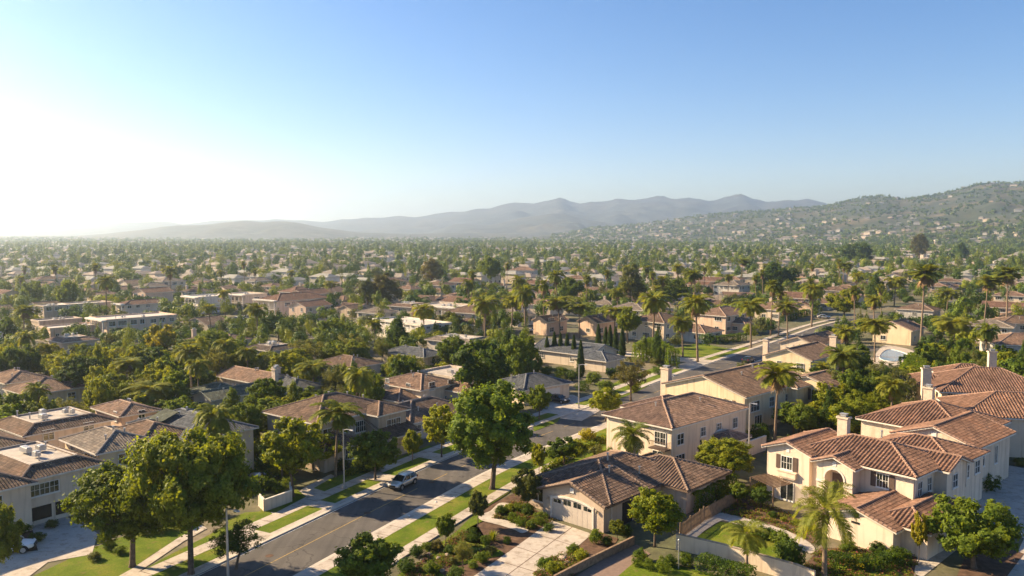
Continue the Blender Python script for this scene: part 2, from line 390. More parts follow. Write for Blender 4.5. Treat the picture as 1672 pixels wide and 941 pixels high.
# ================================================================== roads and near ground
class Path:
    def __init__(s, pts, step=2.0):
        P = [Vector((p[0], p[1])) for p in pts]; out = []
        P = [P[0] * 2 - P[1]] + P + [P[-1] * 2 - P[-2]]
        for i in range(1, len(P) - 2):
            n = max(2, int((P[i+1] - P[i]).length / step))
            for k in range(n):
                t = k / n; a, b, c, d = P[i-1], P[i], P[i+1], P[i+2]
                out.append(.5*((2*b)+(c-a)*t+(2*a-5*b+4*c-d)*t*t+(3*b-a-3*c+d)*t**3))
        out.append(P[-2]); s.p = out; s.s = [0.]
        for a, b in zip(out, out[1:]): s.s.append(s.s[-1] + (b - a).length)
        s.L = s.s[-1]
    def pos(s, d, off=0.):
        d = max(0., min(s.L - 1e-3, d)); i = 0
        lo, hi = 0, len(s.s) - 1
        while hi - lo > 1:
            m = (lo + hi) // 2
            if s.s[m] <= d: lo = m
            else: hi = m
        a, b = s.p[lo], s.p[lo+1]; t = (d - s.s[lo]) / max(1e-6, s.s[lo+1] - s.s[lo])
        a0 = s.p[max(lo-1,0)]; b0 = s.p[min(lo+2, len(s.p)-1)]
        dr = (b - a).normalized() * .5 + ((b - a0).normalized() * (1-t) + (b0 - a).normalized() * t) * .5; dr.normalize()
        q = a + (b - a) * t
        return Vector((q.x + dr.y * off, q.y - dr.x * off)), dr
    def near(s, p):
        best = (1e9, 0)
        for i in range(len(s.p)):
            d = (s.p[i].x - p[0]) ** 2 + (s.p[i].y - p[1]) ** 2
            if d < best[0]: best = (d, i)
        return math.sqrt(best[0]), s.s[best[1]]
    def strip(s, name, s0, s1, o0, o1, z, matl, thick=0., step=2., parent=None):
        n = max(1, int((s1 - s0) / step)); mb = MB(); rows = []
        for i in range(n + 1):
            d = s0 + (s1 - s0) * i / n
            a, _ = s.pos(d, o0); b, _ = s.pos(d, o1); rows.append((a, b))
        for (a, b), (c, d) in zip(rows, rows[1:]):
            if thick: mb.hexa([(a.x,a.y,z-thick),(b.x,b.y,z-thick),(d.x,d.y,z-thick),(c.x,c.y,z-thick),(a.x,a.y,z),(b.x,b.y,z),(d.x,d.y,z),(c.x,c.y,z)])
            else: mb.face([(a.x,a.y,z),(b.x,b.y,z),(d.x,d.y,z),(c.x,c.y,z)])
        o = mb.build(name, matl, parent); tag(o, kind='structure'); return o
W2 = 3.9      # half width of the carriageway
kerb_px = [(380,912),(555,829),(729,749),(861,701),(1000,652),(1129,604),(1262,560)]
KP = [at(*p) for p in kerb_px]
d0 = (KP[1] - KP[0]).normalized()
KP = [KP[0] - d0 * 50] + KP
d1 = (KP[-1] - KP[-2]).normalized()
KP += [KP[-1] + d1 * 60, KP[-1] + d1 * 130 + Vector((14, 0, 0)), KP[-1] + d1 * 330 + Vector((60, 0, 0))]
_k = Path(KP); KP2 = [_k.pos(i * 8.0, W2)[0] for i in range(int(_k.L / 8) + 1)]
ROAD = Path(KP2)
def rs(px, py): return ROAD.near(at(px, py))[1]
ROAD.strip('road', 0, ROAD.L, -W2, W2, .02, M['asphalt'])
ROAD.strip('edge_line', 0, 260, -W2+.12, -W2+.24, .026, M['paint_w'])
# painted centre line, broken, and thin edge seams
mb = MB()
d = 0.
while d < 260:
    solid = d > rs(553, 857) - 100
    a0, a1 = d, d + 3.4
    for k in range(2):
        p, _ = ROAD.pos(a0 + k*1.7, -.05); q, _ = ROAD.pos(a0 + k*1.7, .05); r_, _ = ROAD.pos(a0 + k*1.7+1.7, .05); s_, _ = ROAD.pos(a0 + k*1.7+1.7, -.05)
        mb.face([(p.x,p.y,.026),(q.x,q.y,.026),(r_.x,r_.y,.026),(s_.x,s_.y,.026)])
    d += 3.4 if (d < rs(640, 815)) else 6.5
o = mb.build('centre_line', M['paint_y']); tag(o, kind='structure')
# side streets further out, on the same bearing and across it
E1 = Vector((math.sin(R(35)), math.cos(R(35)))); E2 = Vector((E1.y, -E1.x))
ORG = Vector((at(1129,604).x, at(1129,604).y))
def gp(p, q): return ORG + E1 * p + E2 * q
def gq(v): w = Vector((v[0], v[1])) - ORG; return w.dot(E1), w.dot(E2)
# side street on the left of the road at the cross walk (light concrete apron)
cs0 = at(1150, 590); csd = Vector((-E2.x, -E2.y))
SIDE = Path([(cs0.x + 3, cs0.y - 3), (cs0.x + csd.x * 30, cs0.y + csd.y * 30), (cs0.x + csd.x * 70, cs0.y + csd.y * 70)])
SIDE.strip('side_street', 0, SIDE.L, -3.2, 3.2, .012, M['slab'])
XS = Path([tuple(at(1262,560).xy), tuple((at(1262,560).xy) + E2 * 45 + E1 * 6), tuple((at(1262,560).xy) + E2 * 160 + E1 * 40)])
XS.strip('cross_street', 0, XS.L, -3.2, 3.2, .012, M['asphalt'])
ROADS = [(ROAD, 9.0), (SIDE, 5.), (XS, 5.)]
# kerbs
for sgn, nm in ((-1, 'kerb'), (1, 'kerb')):
    a, b = sorted((sgn * W2, sgn * (W2 + .45)))
    ROAD.strip('kerb', 0, 300, a, b, .14, M['conc'], .14)
# left side: gutter apron, grass pieces, sidewalk
ROAD.strip('gutter_apron', 0, 300, -W2 - 1.15, -W2 - .46, .135, M['slab'], .13)
ROAD.strip('sidewalk', 0, 300, -W2 - 4.9, -W2 - 3.3, .135, M['slab'], .13)
segs = [(rs(380,905)-40, rs(395,905)), (rs(458,868), rs(531,836)), (rs(556,826), rs(632,793)), (rs(660,778), rs(722,752)), (rs(735,745), rs(800,720)), (rs(870,697), rs(915,680)), (rs(960,665), rs(1120,606)), (rs(1170,590), rs(1230,570))]
last = 0
for a, b in segs:
    if a > last: ROAD.strip('driveway_apron', last, a, -W2 - 3.29, -W2 - 1.16, .131, M['slab'], .12)
    ROAD.strip('parkway_lawn', a, b, -W2 - 3.28, -W2 - 1.17, .125, M['grass'], .12); last = b
# right side: broad pale gutter walk, grass strip, sidewalk
e = rs(1120, 610)
ROAD.strip('gutter_walk', 0, e, W2 + .46, W2 + 2.0, .135, M['slab'], .13)
ROAD.strip('parkway_lawn', 0, e, W2 + 2.01, W2 + 4.9, .125, M['grass'], .12)
ROAD.strip('sidewalk', 0, rs(800,781)+14, W2 + 4.91, W2 + 6.3, .133, M['slab'], .13)
ROAD.strip('sidewalk', e + 10, e + 160, W2 + 2.2, W2 + 3.7, .133, M['slab'], .13)
# joints across the walks
mb = MB()
for o0, o1, s0, s1 in ((W2+.47, W2+1.99, 20, 190), (W2+4.93, W2+6.28, 20, rs(800,781)+14), (-W2-4.88, -W2-3.32, 20, 240)):
    d = s0
    while d < s1:
        (a, t_), (b, _) = ROAD.pos(d, o0), ROAD.pos(d, o1); t2 = t_ * .035
        mb.face([(a.x-t2.x,a.y-t2.y,.1395),(b.x-t2.x,b.y-t2.y,.1395),(b.x+t2.x,b.y+t2.y,.1395),(a.x+t2.x,a.y+t2.y,.1395)]); d += 2.4
tag(mb.build('paving_joints', M['soil']), kind='structure')

ZL = [.03]
def poly_sheet(name, pxs, matl, z=None, thick=0., world=False):
    ZL[0] += .0007
    z = ZL[0] if z is None else z
    P = [Vector(p) if world else at(*p) for p in pxs]
    bm = bmesh.new(); vs = [bm.verts.new((p[0], p[1], z)) for p in P]
    f = bm.faces.new(vs); bmesh.ops.triangulate(bm, faces=[f]); bmesh.ops.recalc_face_normals(bm, faces=bm.faces)
    if bm.faces and list(bm.faces)[0].normal.z < 0: bmesh.ops.reverse_faces(bm, faces=bm.faces)
    me = bpy.data.meshes.new(name); bm.to_mesh(me); bm.free(); me.materials.append(matl)
    o = link(name, me); tag(o, kind='structure'); return o
def smoothp(pts, n=5):
    """closed px polygon -> smooth closed polygon"""
    out = []; m = len(pts)
    for i in range(m):
        a, b, c, d = [Vector(pts[(i+k-1) % m]) for k in range(4)]
        for k in range(n):
            t = k/n; out.append(tuple(.5*((2*b)+(c-a)*t+(2*a-5*b+4*c-d)*t*t+(3*b-a-3*c+d)*t**3)))
    return out
# left lawns
poly_sheet('planting_bed', [(20,862),(51,857),(62,900),(0,904),(-30,890)], M['soil'], .04)
poly_sheet('lawn', [(40,948),(130,905),(190,880),(300,850),(330,860),(250,905),(190,948)], M['grass'])
poly_sheet('lawn', [(205,948),(280,905),(330,880),(400,842),(446,850),(395,878),(330,905),(262,948)], M['grass'])
poly_sheet('garden_path', [(183,948),(215,930),(290,880),(330,858),(338,864),(300,885),(222,938),(207,948)], M['slab'], .06)
poly_sheet('driveway', [(51,858),(106,843),(160,872),(150,906),(78,919),(40,948),(-40,948),(0,905),(62,900)], M['slab'], .05)
poly_sheet('driveway', [(412,852),(440,838),(500,795),(540,775),(600,800),(562,814),(520,832),(470,860)], M['slab'], .05)
poly_sheet('lawn', [(380,880),(452,848),(440,835),(400,838),(372,850)], M['grass'], .07)
poly_sheet('lawn', [(512,798),(540,782),(575,770),(640,752),(700,728),(720,735),(650,768),(580,795),(540,806)], M['grass'], .055)
poly_sheet('lawn', [(430,815),(485,800),(500,812),(450,838),(425,835)], M['grass'], .06)
# left further: garage drive with the dark car, lawns
poly_sheet('driveway', [(897,650),(935,645),(985,668),(950,688),(880,680)], M['slab'], .05)
poly_sheet('lawn', [(868,690),(905,668),(928,664),(910,690),(872,705)], M['grass'], .055)
poly_sheet('lawn', [(960,650),(1010,622),(1070,600),(1120,600),(1050,635),(985,664)], M['grass'], .055)
poly_sheet('lawn', [(1095,572),(1140,560),(1215,575),(1180,582),(1120,584)], M['grass'], .055)
# right garden
poly_sheet('planting_bed', [(655,948),(700,905),(745,872),(800,826),(850,800),(870,830),(905,850),(840,895),(775,948)], M['soil'], .03)
poly_sheet('lawn', smoothp([(838,800),(790,832),(765,850),(742,872),(700,905),(735,925),(790,914),(822,906),(800,893),(762,886),(762,866),(800,845),(770,838),(800,815)]), M['grass'], .085)
poly_sheet('lawn', [(640,948),(668,925),(700,926),(740,948)], M['grass'], .05)
poly_sheet('garden_path', smoothp([(815,823),(800,836),(782,843),(786,851),(812,858),(838,866),(852,872),(862,866),(830,852),(806,846),(822,832),(832,824)], 4), M['slab'], .095)
poly_sheet('driveway', [(901,851),(967,873),(935,900),(868,948),(765,948),(845,892)], M['slab'], .06)
mb = MB()     # expansion joints of the drive
for a, b in (((872,872),(948,896)),((840,893),(908,915)),((934,862),(818,948)),((808,915),(884,938))):
    A, B = at(*a), at(*b); t_ = (B - A).normalized(); n_ = Vector((-t_.y, t_.x, 0)) * .04
    mb.face([(A-n_)[:2]+(.0665,), (A+n_)[:2]+(.0665,), (B+n_)[:2]+(.0665,), (B-n_)[:2]+(.0665,)])
tag(mb.build('drive_joints', M['soil']), kind='structure')
poly_sheet('planting_bed', [(862,948),(900,915),(936,897),(975,868),(1010,880),(1000,895),(928,948)], M['soil'], .04)
poly_sheet('side_drive', [(930,948),(1000,905),(1040,890),(1062,905),(1000,948)], m_plain('brown_paving', (.2,.14,.11), .9), .045)
poly_sheet('lawn', [(1002,948),(1040,915),(1110,925),(1200,948)], M['grass'], .05)
# terrace lawn of the arched villa behind the low wall
poly_sheet('garden_path', smoothp([(1108,872),(1130,862),(1160,846),(1172,838),(1200,843),(1250,856),(1300,874),(1330,895),(1322,905),(1285,885),(1240,868),(1192,854),(1176,852),(1150,868),(1128,884)], 3), M['slab'], .07)
poly_sheet('lawn', [(1128,884),(1176,853),(1192,855),(1240,869),(1290,890),(1300,925),(1240,925),(1180,902)], M['grass'], .06)
poly_sheet('planting_bed', [(1180,838),(1205,812),(1262,830),(1350,870),(1330,890),(1290,868),(1240,853)], M['soil'], .05)
poly_sheet('planting_bed', [(1290,948),(1340,895),(1500,900),(1490,948)], M['soil'], .045)
poly_sheet('driveway', [(1585,765),(1620,755),(1800,790),(1800,948),(1640,948),(1672,880),(1600,850),(1560,900),(1500,948),(1440,948),(1510,905),(1570,850)], M['slab'], .035)
poly_sheet('lawn', [(1580,900),(1620,890),(1672,905),(1640,948),(1560,948)], M['soil'], .06)
poly_sheet('lawn', [(1380,905),(1440,912),(1480,948),(1330,948)], M['grass'], .065)
poly_sheet('lawn', [(885,775),(930,740),(985,715),(1005,730),(960,750),(905,772)], M['grass'], .055)
# gutter-side lawn right of the big tree

for px, py in ((600,838),(440,908),(705,788)):      # manholes and drains
    g = at(px, py); m_ = MB(); m_.lathe([(.38,.024),(.36,.032),(0.01,.032)], 16, c=(g.x,g.y,0)); o = m_.build('manhole_cover', M['soil']); tag(o, kind='structure')
# ================================================================== houses
def roof_faces(w):
    """w: dict x0,y0,x1,y1,h,roof,pitch,oh -> tops [(poly, eave_dir)], caps [(a,b)], gables, eaves polyline"""
    x0,y0,x1,y1,h = w['x0'],w['y0'],w['x1'],w['y1'],w['h']; oh = w.get('oh', .5); pt = w.get('pitch', .33); k = w['roof']
    X0,Y0,X1,Y1 = x0-oh, y0-oh, x1+oh, y1+oh
    ze = h - oh*pt; tops = []; caps = []; gab = []; V = Vector
    if k == 'hip':
        if (X1-X0) >= (Y1-Y0):
            hy = (Y1-Y0)/2; zr = ze+pt*hy; yc = (Y0+Y1)/2; a, b = V((X0+hy,yc,zr)), V((X1-hy,yc,zr)); 
            A,B,C_,D = V((X0,Y0,ze)),V((X1,Y0,ze)),V((X1,Y1,ze)),V((X0,Y1,ze))
            tops = [[A,B,b,a],[B,C_,b],[C_,D,a,b],[D,A,a]]
            if (a-b).length < .05: tops = [[A,B,a],[B,C_,a],[C_,D,a],[D,A,a]]
            else: caps.append((a,b))
            caps += [(A,a),(D,a),(B,b),(C_,b)]
        else:
            hx = (X1-X0)/2; zr = ze+pt*hx; xc = (X0+X1)/2; a, b = V((xc,Y0+hx,zr)), V((xc,Y1-hx,zr))
            A,B,C_,D = V((X0,Y0,ze)),V((X1,Y0,ze)),V((X1,Y1,ze)),V((X0,Y1,ze))
            tops = [[A,B,a],[B,C_,b,a],[C_,D,b],[D,A,a,b]]; caps = [(a,b),(A,a),(B,a),(C_,b),(D,b)]
    elif k == 'gx':
        oe = w.get('oe', .3); X0, X1 = x0-oe, x1+oe; hy = (Y1-Y0)/2; zr = ze+pt*hy; yc = (Y0+Y1)/2
        a, b = V((X0,yc,zr)), V((X1,yc,zr)); A,B,C_,D = V((X0,Y0,ze)),V((X1,Y0,ze)),V((X1,Y1,ze)),V((X0,Y1,ze))
        tops = [[A,B,b,a],[C_,D,a,b]]; caps = [(a,b),(A,a),(D,a),(B,b),(C_,b)]
        zz = h+pt*(y1-y0)/2
        gab = [[V((x0,y1,h)),V((x0,y0,h)),V((x0,yc,zz))],[V((x1,y0,h)),V((x1,y1,h)),V((x1,yc,zz))]]
    elif k == 'gy':
        oe = w.get('oe', .3); Y0, Y1 = y0-oe, y1+oe; hx = (X1-X0)/2; zr = ze+pt*hx; xc = (X0+X1)/2
        a, b = V((xc,Y0,zr)), V((xc,Y1,zr)); A,B,C_,D = V((X0,Y0,ze)),V((X1,Y0,ze)),V((X1,Y1,ze)),V((X0,Y1,ze))
        tops = [[B,C_,b,a],[D,A,a,b]]; caps = [(a,b),(A,a),(B,a),(C_,b),(D,b)]
        zz = h+pt*(x1-x0)/2
        gab = [[V((x0,y0,h)),V((x1,y0,h)),V((xc,y0,zz))],[V((x1,y1,h)),V((x0,y1,h)),V((xc,y1,zz))]]
    elif k == 'skirt':    # hipped skirt round a flat deck
        i = w.get('inset', 2.2); zr = ze+pt*i
        A,B,C_,D = V((X0,Y0,ze)),V((X1,Y0,ze)),V((X1,Y1,ze)),V((X0,Y1,ze))
        a,b,c,d = V((X0+i,Y0+i,zr)),V((X1-i,Y0+i,zr)),V((X1-i,Y1-i,zr)),V((X0+i,Y1-i,zr))
        tops = [[A,B,b,a],[B,C_,c,b],[C_,D,d,c],[D,A,a,d]]; caps = [(A,a),(B,b),(C_,c),(D,d),(a,b),(b,c),(c,d),(d,a)]
        w['deck'] = [a,b,c,d]
    elif k in ('sf','sr','sl'):      # lean-to: falls to the front / right / left
        X0,Y0,X1,Y1 = x0-.25, y0-.25, x1+.25, y1+.25
        if k == 'sf': Y0 = y0-oh; Y1 = y1; zr = ze+pt*(Y1-Y0); P = [V((X0,Y0,ze)),V((X1,Y0,ze)),V((X1,Y1,zr)),V((X0,Y1,zr))]
        if k == 'sr': X1 = x1+oh; X0 = x0; zr = ze+pt*(X1-X0); P = [V((X1,Y0,ze)),V((X1,Y1,ze)),V((X0,Y1,zr)),V((X0,Y0,zr))]
        if k == 'sl': X0 = x0-oh; X1 = x1; zr = ze+pt*(X1-X0); P = [V((X0,Y1,ze)),V((X0,Y0,ze)),V((X1,Y0,zr)),V((X1,Y1,zr))]
        tops = [P]; caps = [(P[1],P[2]),(P[0],P[3])]
    return tops, caps, gab
def tile_geo(mb, poly, A=.055, p=.3, c=.4, m=0):
    o = poly[0]; u = (poly[1]-poly[0]).normalized(); n = (poly[1]-poly[0]).cross(poly[-1]-poly[0]).normalized()
    if n.z < 0: n = -n
    v = n.cross(u)
    loc = [((q-o).dot(u), (q-o).dot(v)) for q in poly]
    u0, u1 = min(q[0] for q in loc), max(q[0] for q in loc); v0, v1 = min(q[1] for q in loc), max(q[1] for q in loc)
    bm = bmesh.new(); uvl = bm.loops.layers.uv.new('UVMap')
    us = []; k = math.floor(u0/p)
    while k*p < u1 + p:
        for fr in (0., .16, .33, .5, .67, .84): us.append((k+fr)*p)
        k += 1
    nr = int((v1-v0)/c) + 1; rows = []
    rng = random.Random(int(abs(u1*100))+int(abs(o.x*37)))
    jit = {}
    for r in range(nr+1):
        for ph, lift in ((0., .024), (.999, .0)):
            vv = v0 + (r+ph)*c; row = []
            for i, x in enumerate(us):
                col = i//6; j = jit.setdefault((r, col), rng.uniform(-.012, .012))
                h = A*(.5+.5*math.cos(2*math.pi*(x/p)))**.8 + lift + j*(1-ph)
                row.append(bm.verts.new(o+u*x+v*vv+n*h))
            rows.append((row, vv))
    for (ra, va), (rb, vb) in zip(rows, rows[1:]):
        for i in range(len(us)-1):
            f = bm.faces.new((ra[i], ra[i+1], rb[i+1], rb[i]))
            eps = 1e-3
            for lp, (a_, b_) in zip(f.loops, ((us[i],va+eps),(us[i+1],va+eps),(us[i+1],vb-eps),(us[i],vb-eps))): lp[uvl].uv = (a_, b_)
    cen = sum(poly, Vector())/len(poly)
    for a, b in zip(poly, poly[1:]+poly[:1]):
        pn = (b-a).cross(n).normalized()
        if (cen-a).dot(pn) > 0: pn = -pn
        bmesh.ops.bisect_plane(bm, geom=bm.verts[:]+bm.edges[:]+bm.faces[:], plane_co=a+pn*.02, plane_no=pn, clear_outer=True)
    bm.verts.index_update(); base = len(mb.v)
    mb.v += [tuple(q.co) for q in bm.verts]
    for f in bm.faces:
        mb.f.append(tuple(base+q.index for q in f.verts)); mb.m.append(m); mb.uv += [tuple(l[uvl].uv) for l in f.loops]
    bm.free()
def side_box(mb, side, w, t, z, ww, hh, out, o0=0., m=0):
    """box on a wall: centre t along, z bottom, proud from o0 to out"""
    if side == 'F': mb.box(t-ww/2, w['y0']-out, z, t+ww/2, w['y0']-o0, z+hh, m)
    if side == 'B': mb.box(t-ww/2, w['y1']+o0, z, t+ww/2, w['y1']+out, z+hh, m)
    if side == 'R': mb.box(w['x1']+o0, t-ww/2, z, w['x1']+out, t+ww/2, z+hh, m)
    if side == 'L': mb.box(w['x0']-out, t-ww/2, z, w['x0']-o0, t+ww/2, z+hh, m)
_wc = {}
def window_meshes(ww, hh, style, fm):
    k = (round(ww,2), round(hh,2), style, fm)
    if k in _wc: return _wc[k]
    w = dict(x0=0,y0=0,x1=0,y1=0); f = MB(); g = MB(); t = .07; P = .085
    f.box(-ww/2,-P,0,-ww/2+t,0.01,hh); f.box(ww/2-t,-P,0,ww/2,0.01,hh); f.box(-ww/2+t,-P,0,ww/2-t,0.01,t); f.box(-ww/2+t,-P,hh-t,ww/2-t,0.01,hh)
    n = 1 if ww < .8 else (2 if ww < 2 else (3 if ww < 3 else 4))
    for i in range(1, n): x = -ww/2+ww*i/n; f.box(x-.03,-P+.012,t,x+.03,.01,hh-t)
    if style == 'grid':
        f.box(-ww/2+t,-P+.03,hh*.52-.018,ww/2-t,.005,hh*.52+.018)
        for i in range(n):
            x = -ww/2+ww*(i+.5)/n; f.box(x-.014,-P+.034,t,x+.014,.004,hh-t)
    if style == 'sash': f.box(-ww/2+t,-P+.02,hh*.5-.025,ww/2-t,.005,hh*.5+.025)
    f.box(-ww/2-.08,-.13,-.09,ww/2+.08,.01,-.002)
    g.face([(-ww/2+t*.9,-.018,t*.9),(ww/2-t*.9,-.018,t*.9),(ww/2-t*.9,-.018,hh-t*.9),(-ww/2+t*.9,-.018,hh-t*.9)])
    _wc[k] = (f.mesh('window', M[fm]), g.mesh('pane', M['glass'])); return _wc[k]
def put_window(root, w, side, t, z, ww=1.3, hh=1.3, style='grid', fm='frame', shut=False):
    fm_, gm = window_meshes(ww, hh, style, fm)
    o = link('window', fm_, root); g = link('pane', gm, o)
    o.location, o.rotation_euler = {'F': ((t,w['y0'],z),(0,0,0)), 'R': ((w['x1'],t,z),(0,0,math.pi/2)), 'B': ((t,w['y1'],z),(0,0,math.pi)), 'L': ((w['x0'],t,z),(0,0,-math.pi/2))}[side]
    if shut:
        for s in (-1, 1):
            mb = MB(); x = s*(ww/2+.33); mb.box(x-.27,-.06,-.02,x+.27,.01,hh+.02)
            for k in range(int(hh/.11)): mb.box(x-.22,-.075,.04+k*.11,x+.22,-.061,.1+k*.11)
            mb.build('shutter', M['shutter'], o)
    return o
def build_house(name, origin, theta, wings, wall='cream', tile='brown', label='', group=None, detail=0, wins=(), chim=(), extra=None, caps=True, trim='trim', vents=(), cat='house', stone=None, eaves=True, barA=.055, barP=.3):
    """origin = ground point of local (0,0); local y runs away at theta degrees right of the view direction"""
    root = empty(name, (origin[0], origin[1], 0), -R(theta)); tag(root, label, cat, group)
    W = MB(); RF = MB(); CP = MB(); EV = MB(); DK = MB()
    for i, w in enumerate(wings):
        e = .004*i; w['x0'] -= e; w['x1'] += e; w['y0'] -= e*.9; w['y1'] += e*.9; w['h'] += e*.5
        x0,y0,x1,y1,h = w['x0'],w['y0'],w['x1'],w['y1'],w['h']; z0 = w.get('z0', -.3)
        mi = 0
        for sd, q in (('F',[(x0,y0,z0),(x1,y0,z0),(x1,y0,h),(x0,y0,h)]),('R',[(x1,y0,z0),(x1,y1,z0),(x1,y1,h),(x1,y0,h)]),('B',[(x1,y1,z0),(x0,y1,z0),(x0,y1,h),(x1,y1,h)]),('L',[(x0,y1,z0),(x0,y0,z0),(x0,y0,h),(x0,y1,h)])):
            if sd not in w.get('no', ''): W.face(q, mi)
        if w['z0'] > 0 if 'z0' in w else False: W.face([(x0,y0,z0),(x0,y1,z0),(x1,y1,z0),(x1,y0,z0)], mi)
        if w['roof'] == 'flat':
            pr = w.get('par', .45); W.box(x0-.18,y0-.18,h-.1,x1+.18,y0+.12,h+pr); W.box(x0-.18,y1-.12,h-.1,x1+.18,y1+.18,h+pr)
            W.box(x0-.18,y0+.12,h-.1,x0+.12,y1-.12,h+pr); W.box(x1-.12,y0+.12,h-.1,x1+.18,y1-.12,h+pr)
            DK.box(x0+.121,y0+.121,h-.05,x1-.121,y1-.121,h+.05); continue
        tops, cps, gab = roof_faces(w)
        for t_ in gab: W.face(t_, mi)
        if 'deck' in w:
            a,b,c,d = w['deck']; DK.face([a+Vector((0,0,-.12)) for a in w['deck']])
            for p_, q_ in ((a,b),(b,c),(c,d),(d,a)): EV.bar(p_, q_, .22, .2)
        for P in tops:
            u = (P[1]-P[0]).normalized(); n = (P[1]-P[0]).cross(P[-1]-P[0]).normalized(); n = n if n.z > 0 else -n; v = n.cross(u); o = P[0]
            uv = [((q-o).dot(u), (q-o).dot(v)) for q in P]
            if detail >= 2:
                tile_geo(RF, P, A=w.get('A', barA), p=barP); RF.face([q - n*.01 for q in P], 0, uv)
            else: RF.face(P, 0, uv)
            if eaves:
                EV.face([q - n*.13 for q in P][::-1])
                # fascia along the eave, and barge along free rakes
                a, b = P[0], P[1]
                EV.bar(a+Vector((0,0,-.10)), b+Vector((0,0,-.10)), .07, .17)
                if w['roof'] in ('gx','gy','sf','sr','sl'):
                    for k1, k2 in ((P[1],P[2]),(P[0],P[3])): EV.bar(k1+Vector((0,0,-.1)), k2+Vector((0,0,-.1)), .08, .2)
        if caps:
            for a, b in cps:
                if detail >= 2:
                    L = (b-a).length; nn = max(1, int(L/.42)); dd = (b-a)/nn
                    for k_ in range(nn):
                        p_ = a+dd*k_; CP.tube([p_+Vector((0,0,.05)), p_+dd*1.08+Vector((0,0,.03))], [.15,.115], 7)
                else: CP.tube([a+Vector((0,0,.0)), b+Vector((0,0,.0))], .13 if detail else .11, 6)
    W.build('wall', M[wall], root)
    if DK.f: DK.build('roof_deck', M['flatroof2' if wall in ('white','peach','pink') else 'flatroof'], root)
    if RF.f:
        rf = RF.build('roof', M[('g_' if detail >= 2 else 't_') + tile], root)
        if CP.f: CP.build('ridge_cap', M['c_' + tile], rf)
    if EV.f: EV.build('eaves', M[trim], root)
    for q in wins:
        i, side, t, z, ww, hh = q[:6]; put_window(root, wings[i], side, t, z, ww, hh, q[6] if len(q) > 6 else 'grid', 'frame', len(q) > 7 and q[7])
    for (x, y, z0, z1, s) in chim:
        mb = MB(); mb.box(x-s,y-s*.7,z0,x+s,y+s*.7,z1); mb.box(x-s-.12,y-s*.7-.12,z1-.22,x+s+.12,y+s*.7+.12,z1)
        c = mb.build('chimney', M['chim'], root); m2 = MB()
        m2.box(x-s*.55,y-s*.4,z1,x+s*.55,y+s*.4,z1+.28); m2.box(x-s*.7,y-s*.5,z1+.28,x+s*.7,y+s*.5,z1+.36); m2.build('flue', M['t_brown'] if False else M['metal'], c)
    rng = random.Random(len(bpy.data.objects))
    for (x, y, z) in vents:
        mb = MB(); mb.tube([(x,y,z-.3),(x,y,z+.45)], .09, 8); mb.tube([(x,y,z+.45),(x,y,z+.55)], .15, 8); mb.build('roof_vent', M['metal'], root)
    return root
def from_eaves(L, C, Rr, h, oh=.5, ph=.33):
    """eave corner pixels (left, near, right) -> origin, theta, w, d (walls, overhang removed)"""
    z = h - oh*ph; a, b, c = at(*L, z), at(*C, z), at(*Rr, z)
    f = (b-a); s = (c-b); th1 = math.atan2(-f.y, f.x); th2 = math.atan2(s.x, s.y)
    wgt = f.length/(f.length+s.length); theta = th1*wgt+th2*(1-wgt)
    u = Vector((math.cos(theta), -math.sin(theta), 0)); v = Vector((math.sin(theta), math.cos(theta), 0))
    w = max(3, abs(f.dot(u)) - 2*oh); d = max(3, abs(s.dot(v)) - 2*oh)
    org = b - u*(w+oh) + v*oh
    return Vector((org.x, org.y, 0)), math.degrees(theta), w, d
HOUSES = []     # (root, short, rect(px), centre, radius)
def reg(root, short, cx, cy, rad, top=9.):
    pts = [proj((cx+dx, cy+dy, z)) for dx in (-rad*.8, rad*.8) for dy in (-rad*.8, rad*.8) for z in (2.2, top)]
    HOUSES.append(dict(root=root, short=short, c=Vector((cx, cy)), r=rad, rect=(min(p[0] for p in pts), min(p[1] for p in pts), max(p[0] for p in pts), max(p[1] for p in pts))))
def auto_wins(i, w, floors, rng, sides='FR', step=3.4, big=.25):
    out = []
    for sd in sides:
        L = (w['x1']-w['x0']) if sd in 'FB' else (w['y1']-w['y0']); n = max(1, int((L-1.2)/step)); base = w['x0'] if sd in 'FB' else w['y0']
        for fl in range(floors):
            for k in range(n):
                if rng.random() < .12: continue
                t = base + L*(k+.5)/n + rng.uniform(-.3, .3)
                ww = rng.choice([1.0,1.4,1.4,1.8]) if rng.random() > big else 2.4
                out.append((i, sd, t, .95+fl*2.85, min(ww, L*.5), rng.choice([1.2,1.4]) , rng.choice(['grid','sash','plain'])))
    return out
# ================================================================== houses placed one by one
def org_from_C(C, theta, w, h, oh=.5, pt=.33, dR=None):
    a = R(theta); u = Vector((math.cos(a), -math.sin(a), 0)); v = Vector((math.sin(a), math.cos(a), 0))
    z = h - oh*pt; c = at(C[0], C[1], z)
    if dR is not None: c = c - v*(dR+2*oh)
    o = c - u*(w+oh) + v*oh
    return Vector((o.x, o.y, 0))
def loc2w(o, theta, x, y):
    a = R(theta); return Vector((o.x + math.cos(a)*x + math.sin(a)*y, o.y - math.sin(a)*x + math.cos(a)*y))
def Wg(x0, y0, x1, y1, h, roof='hip', **k): d = dict(x0=x0, y0=y0, x1=x1, y1=y1, h=h, roof=roof); d.update(k); return d

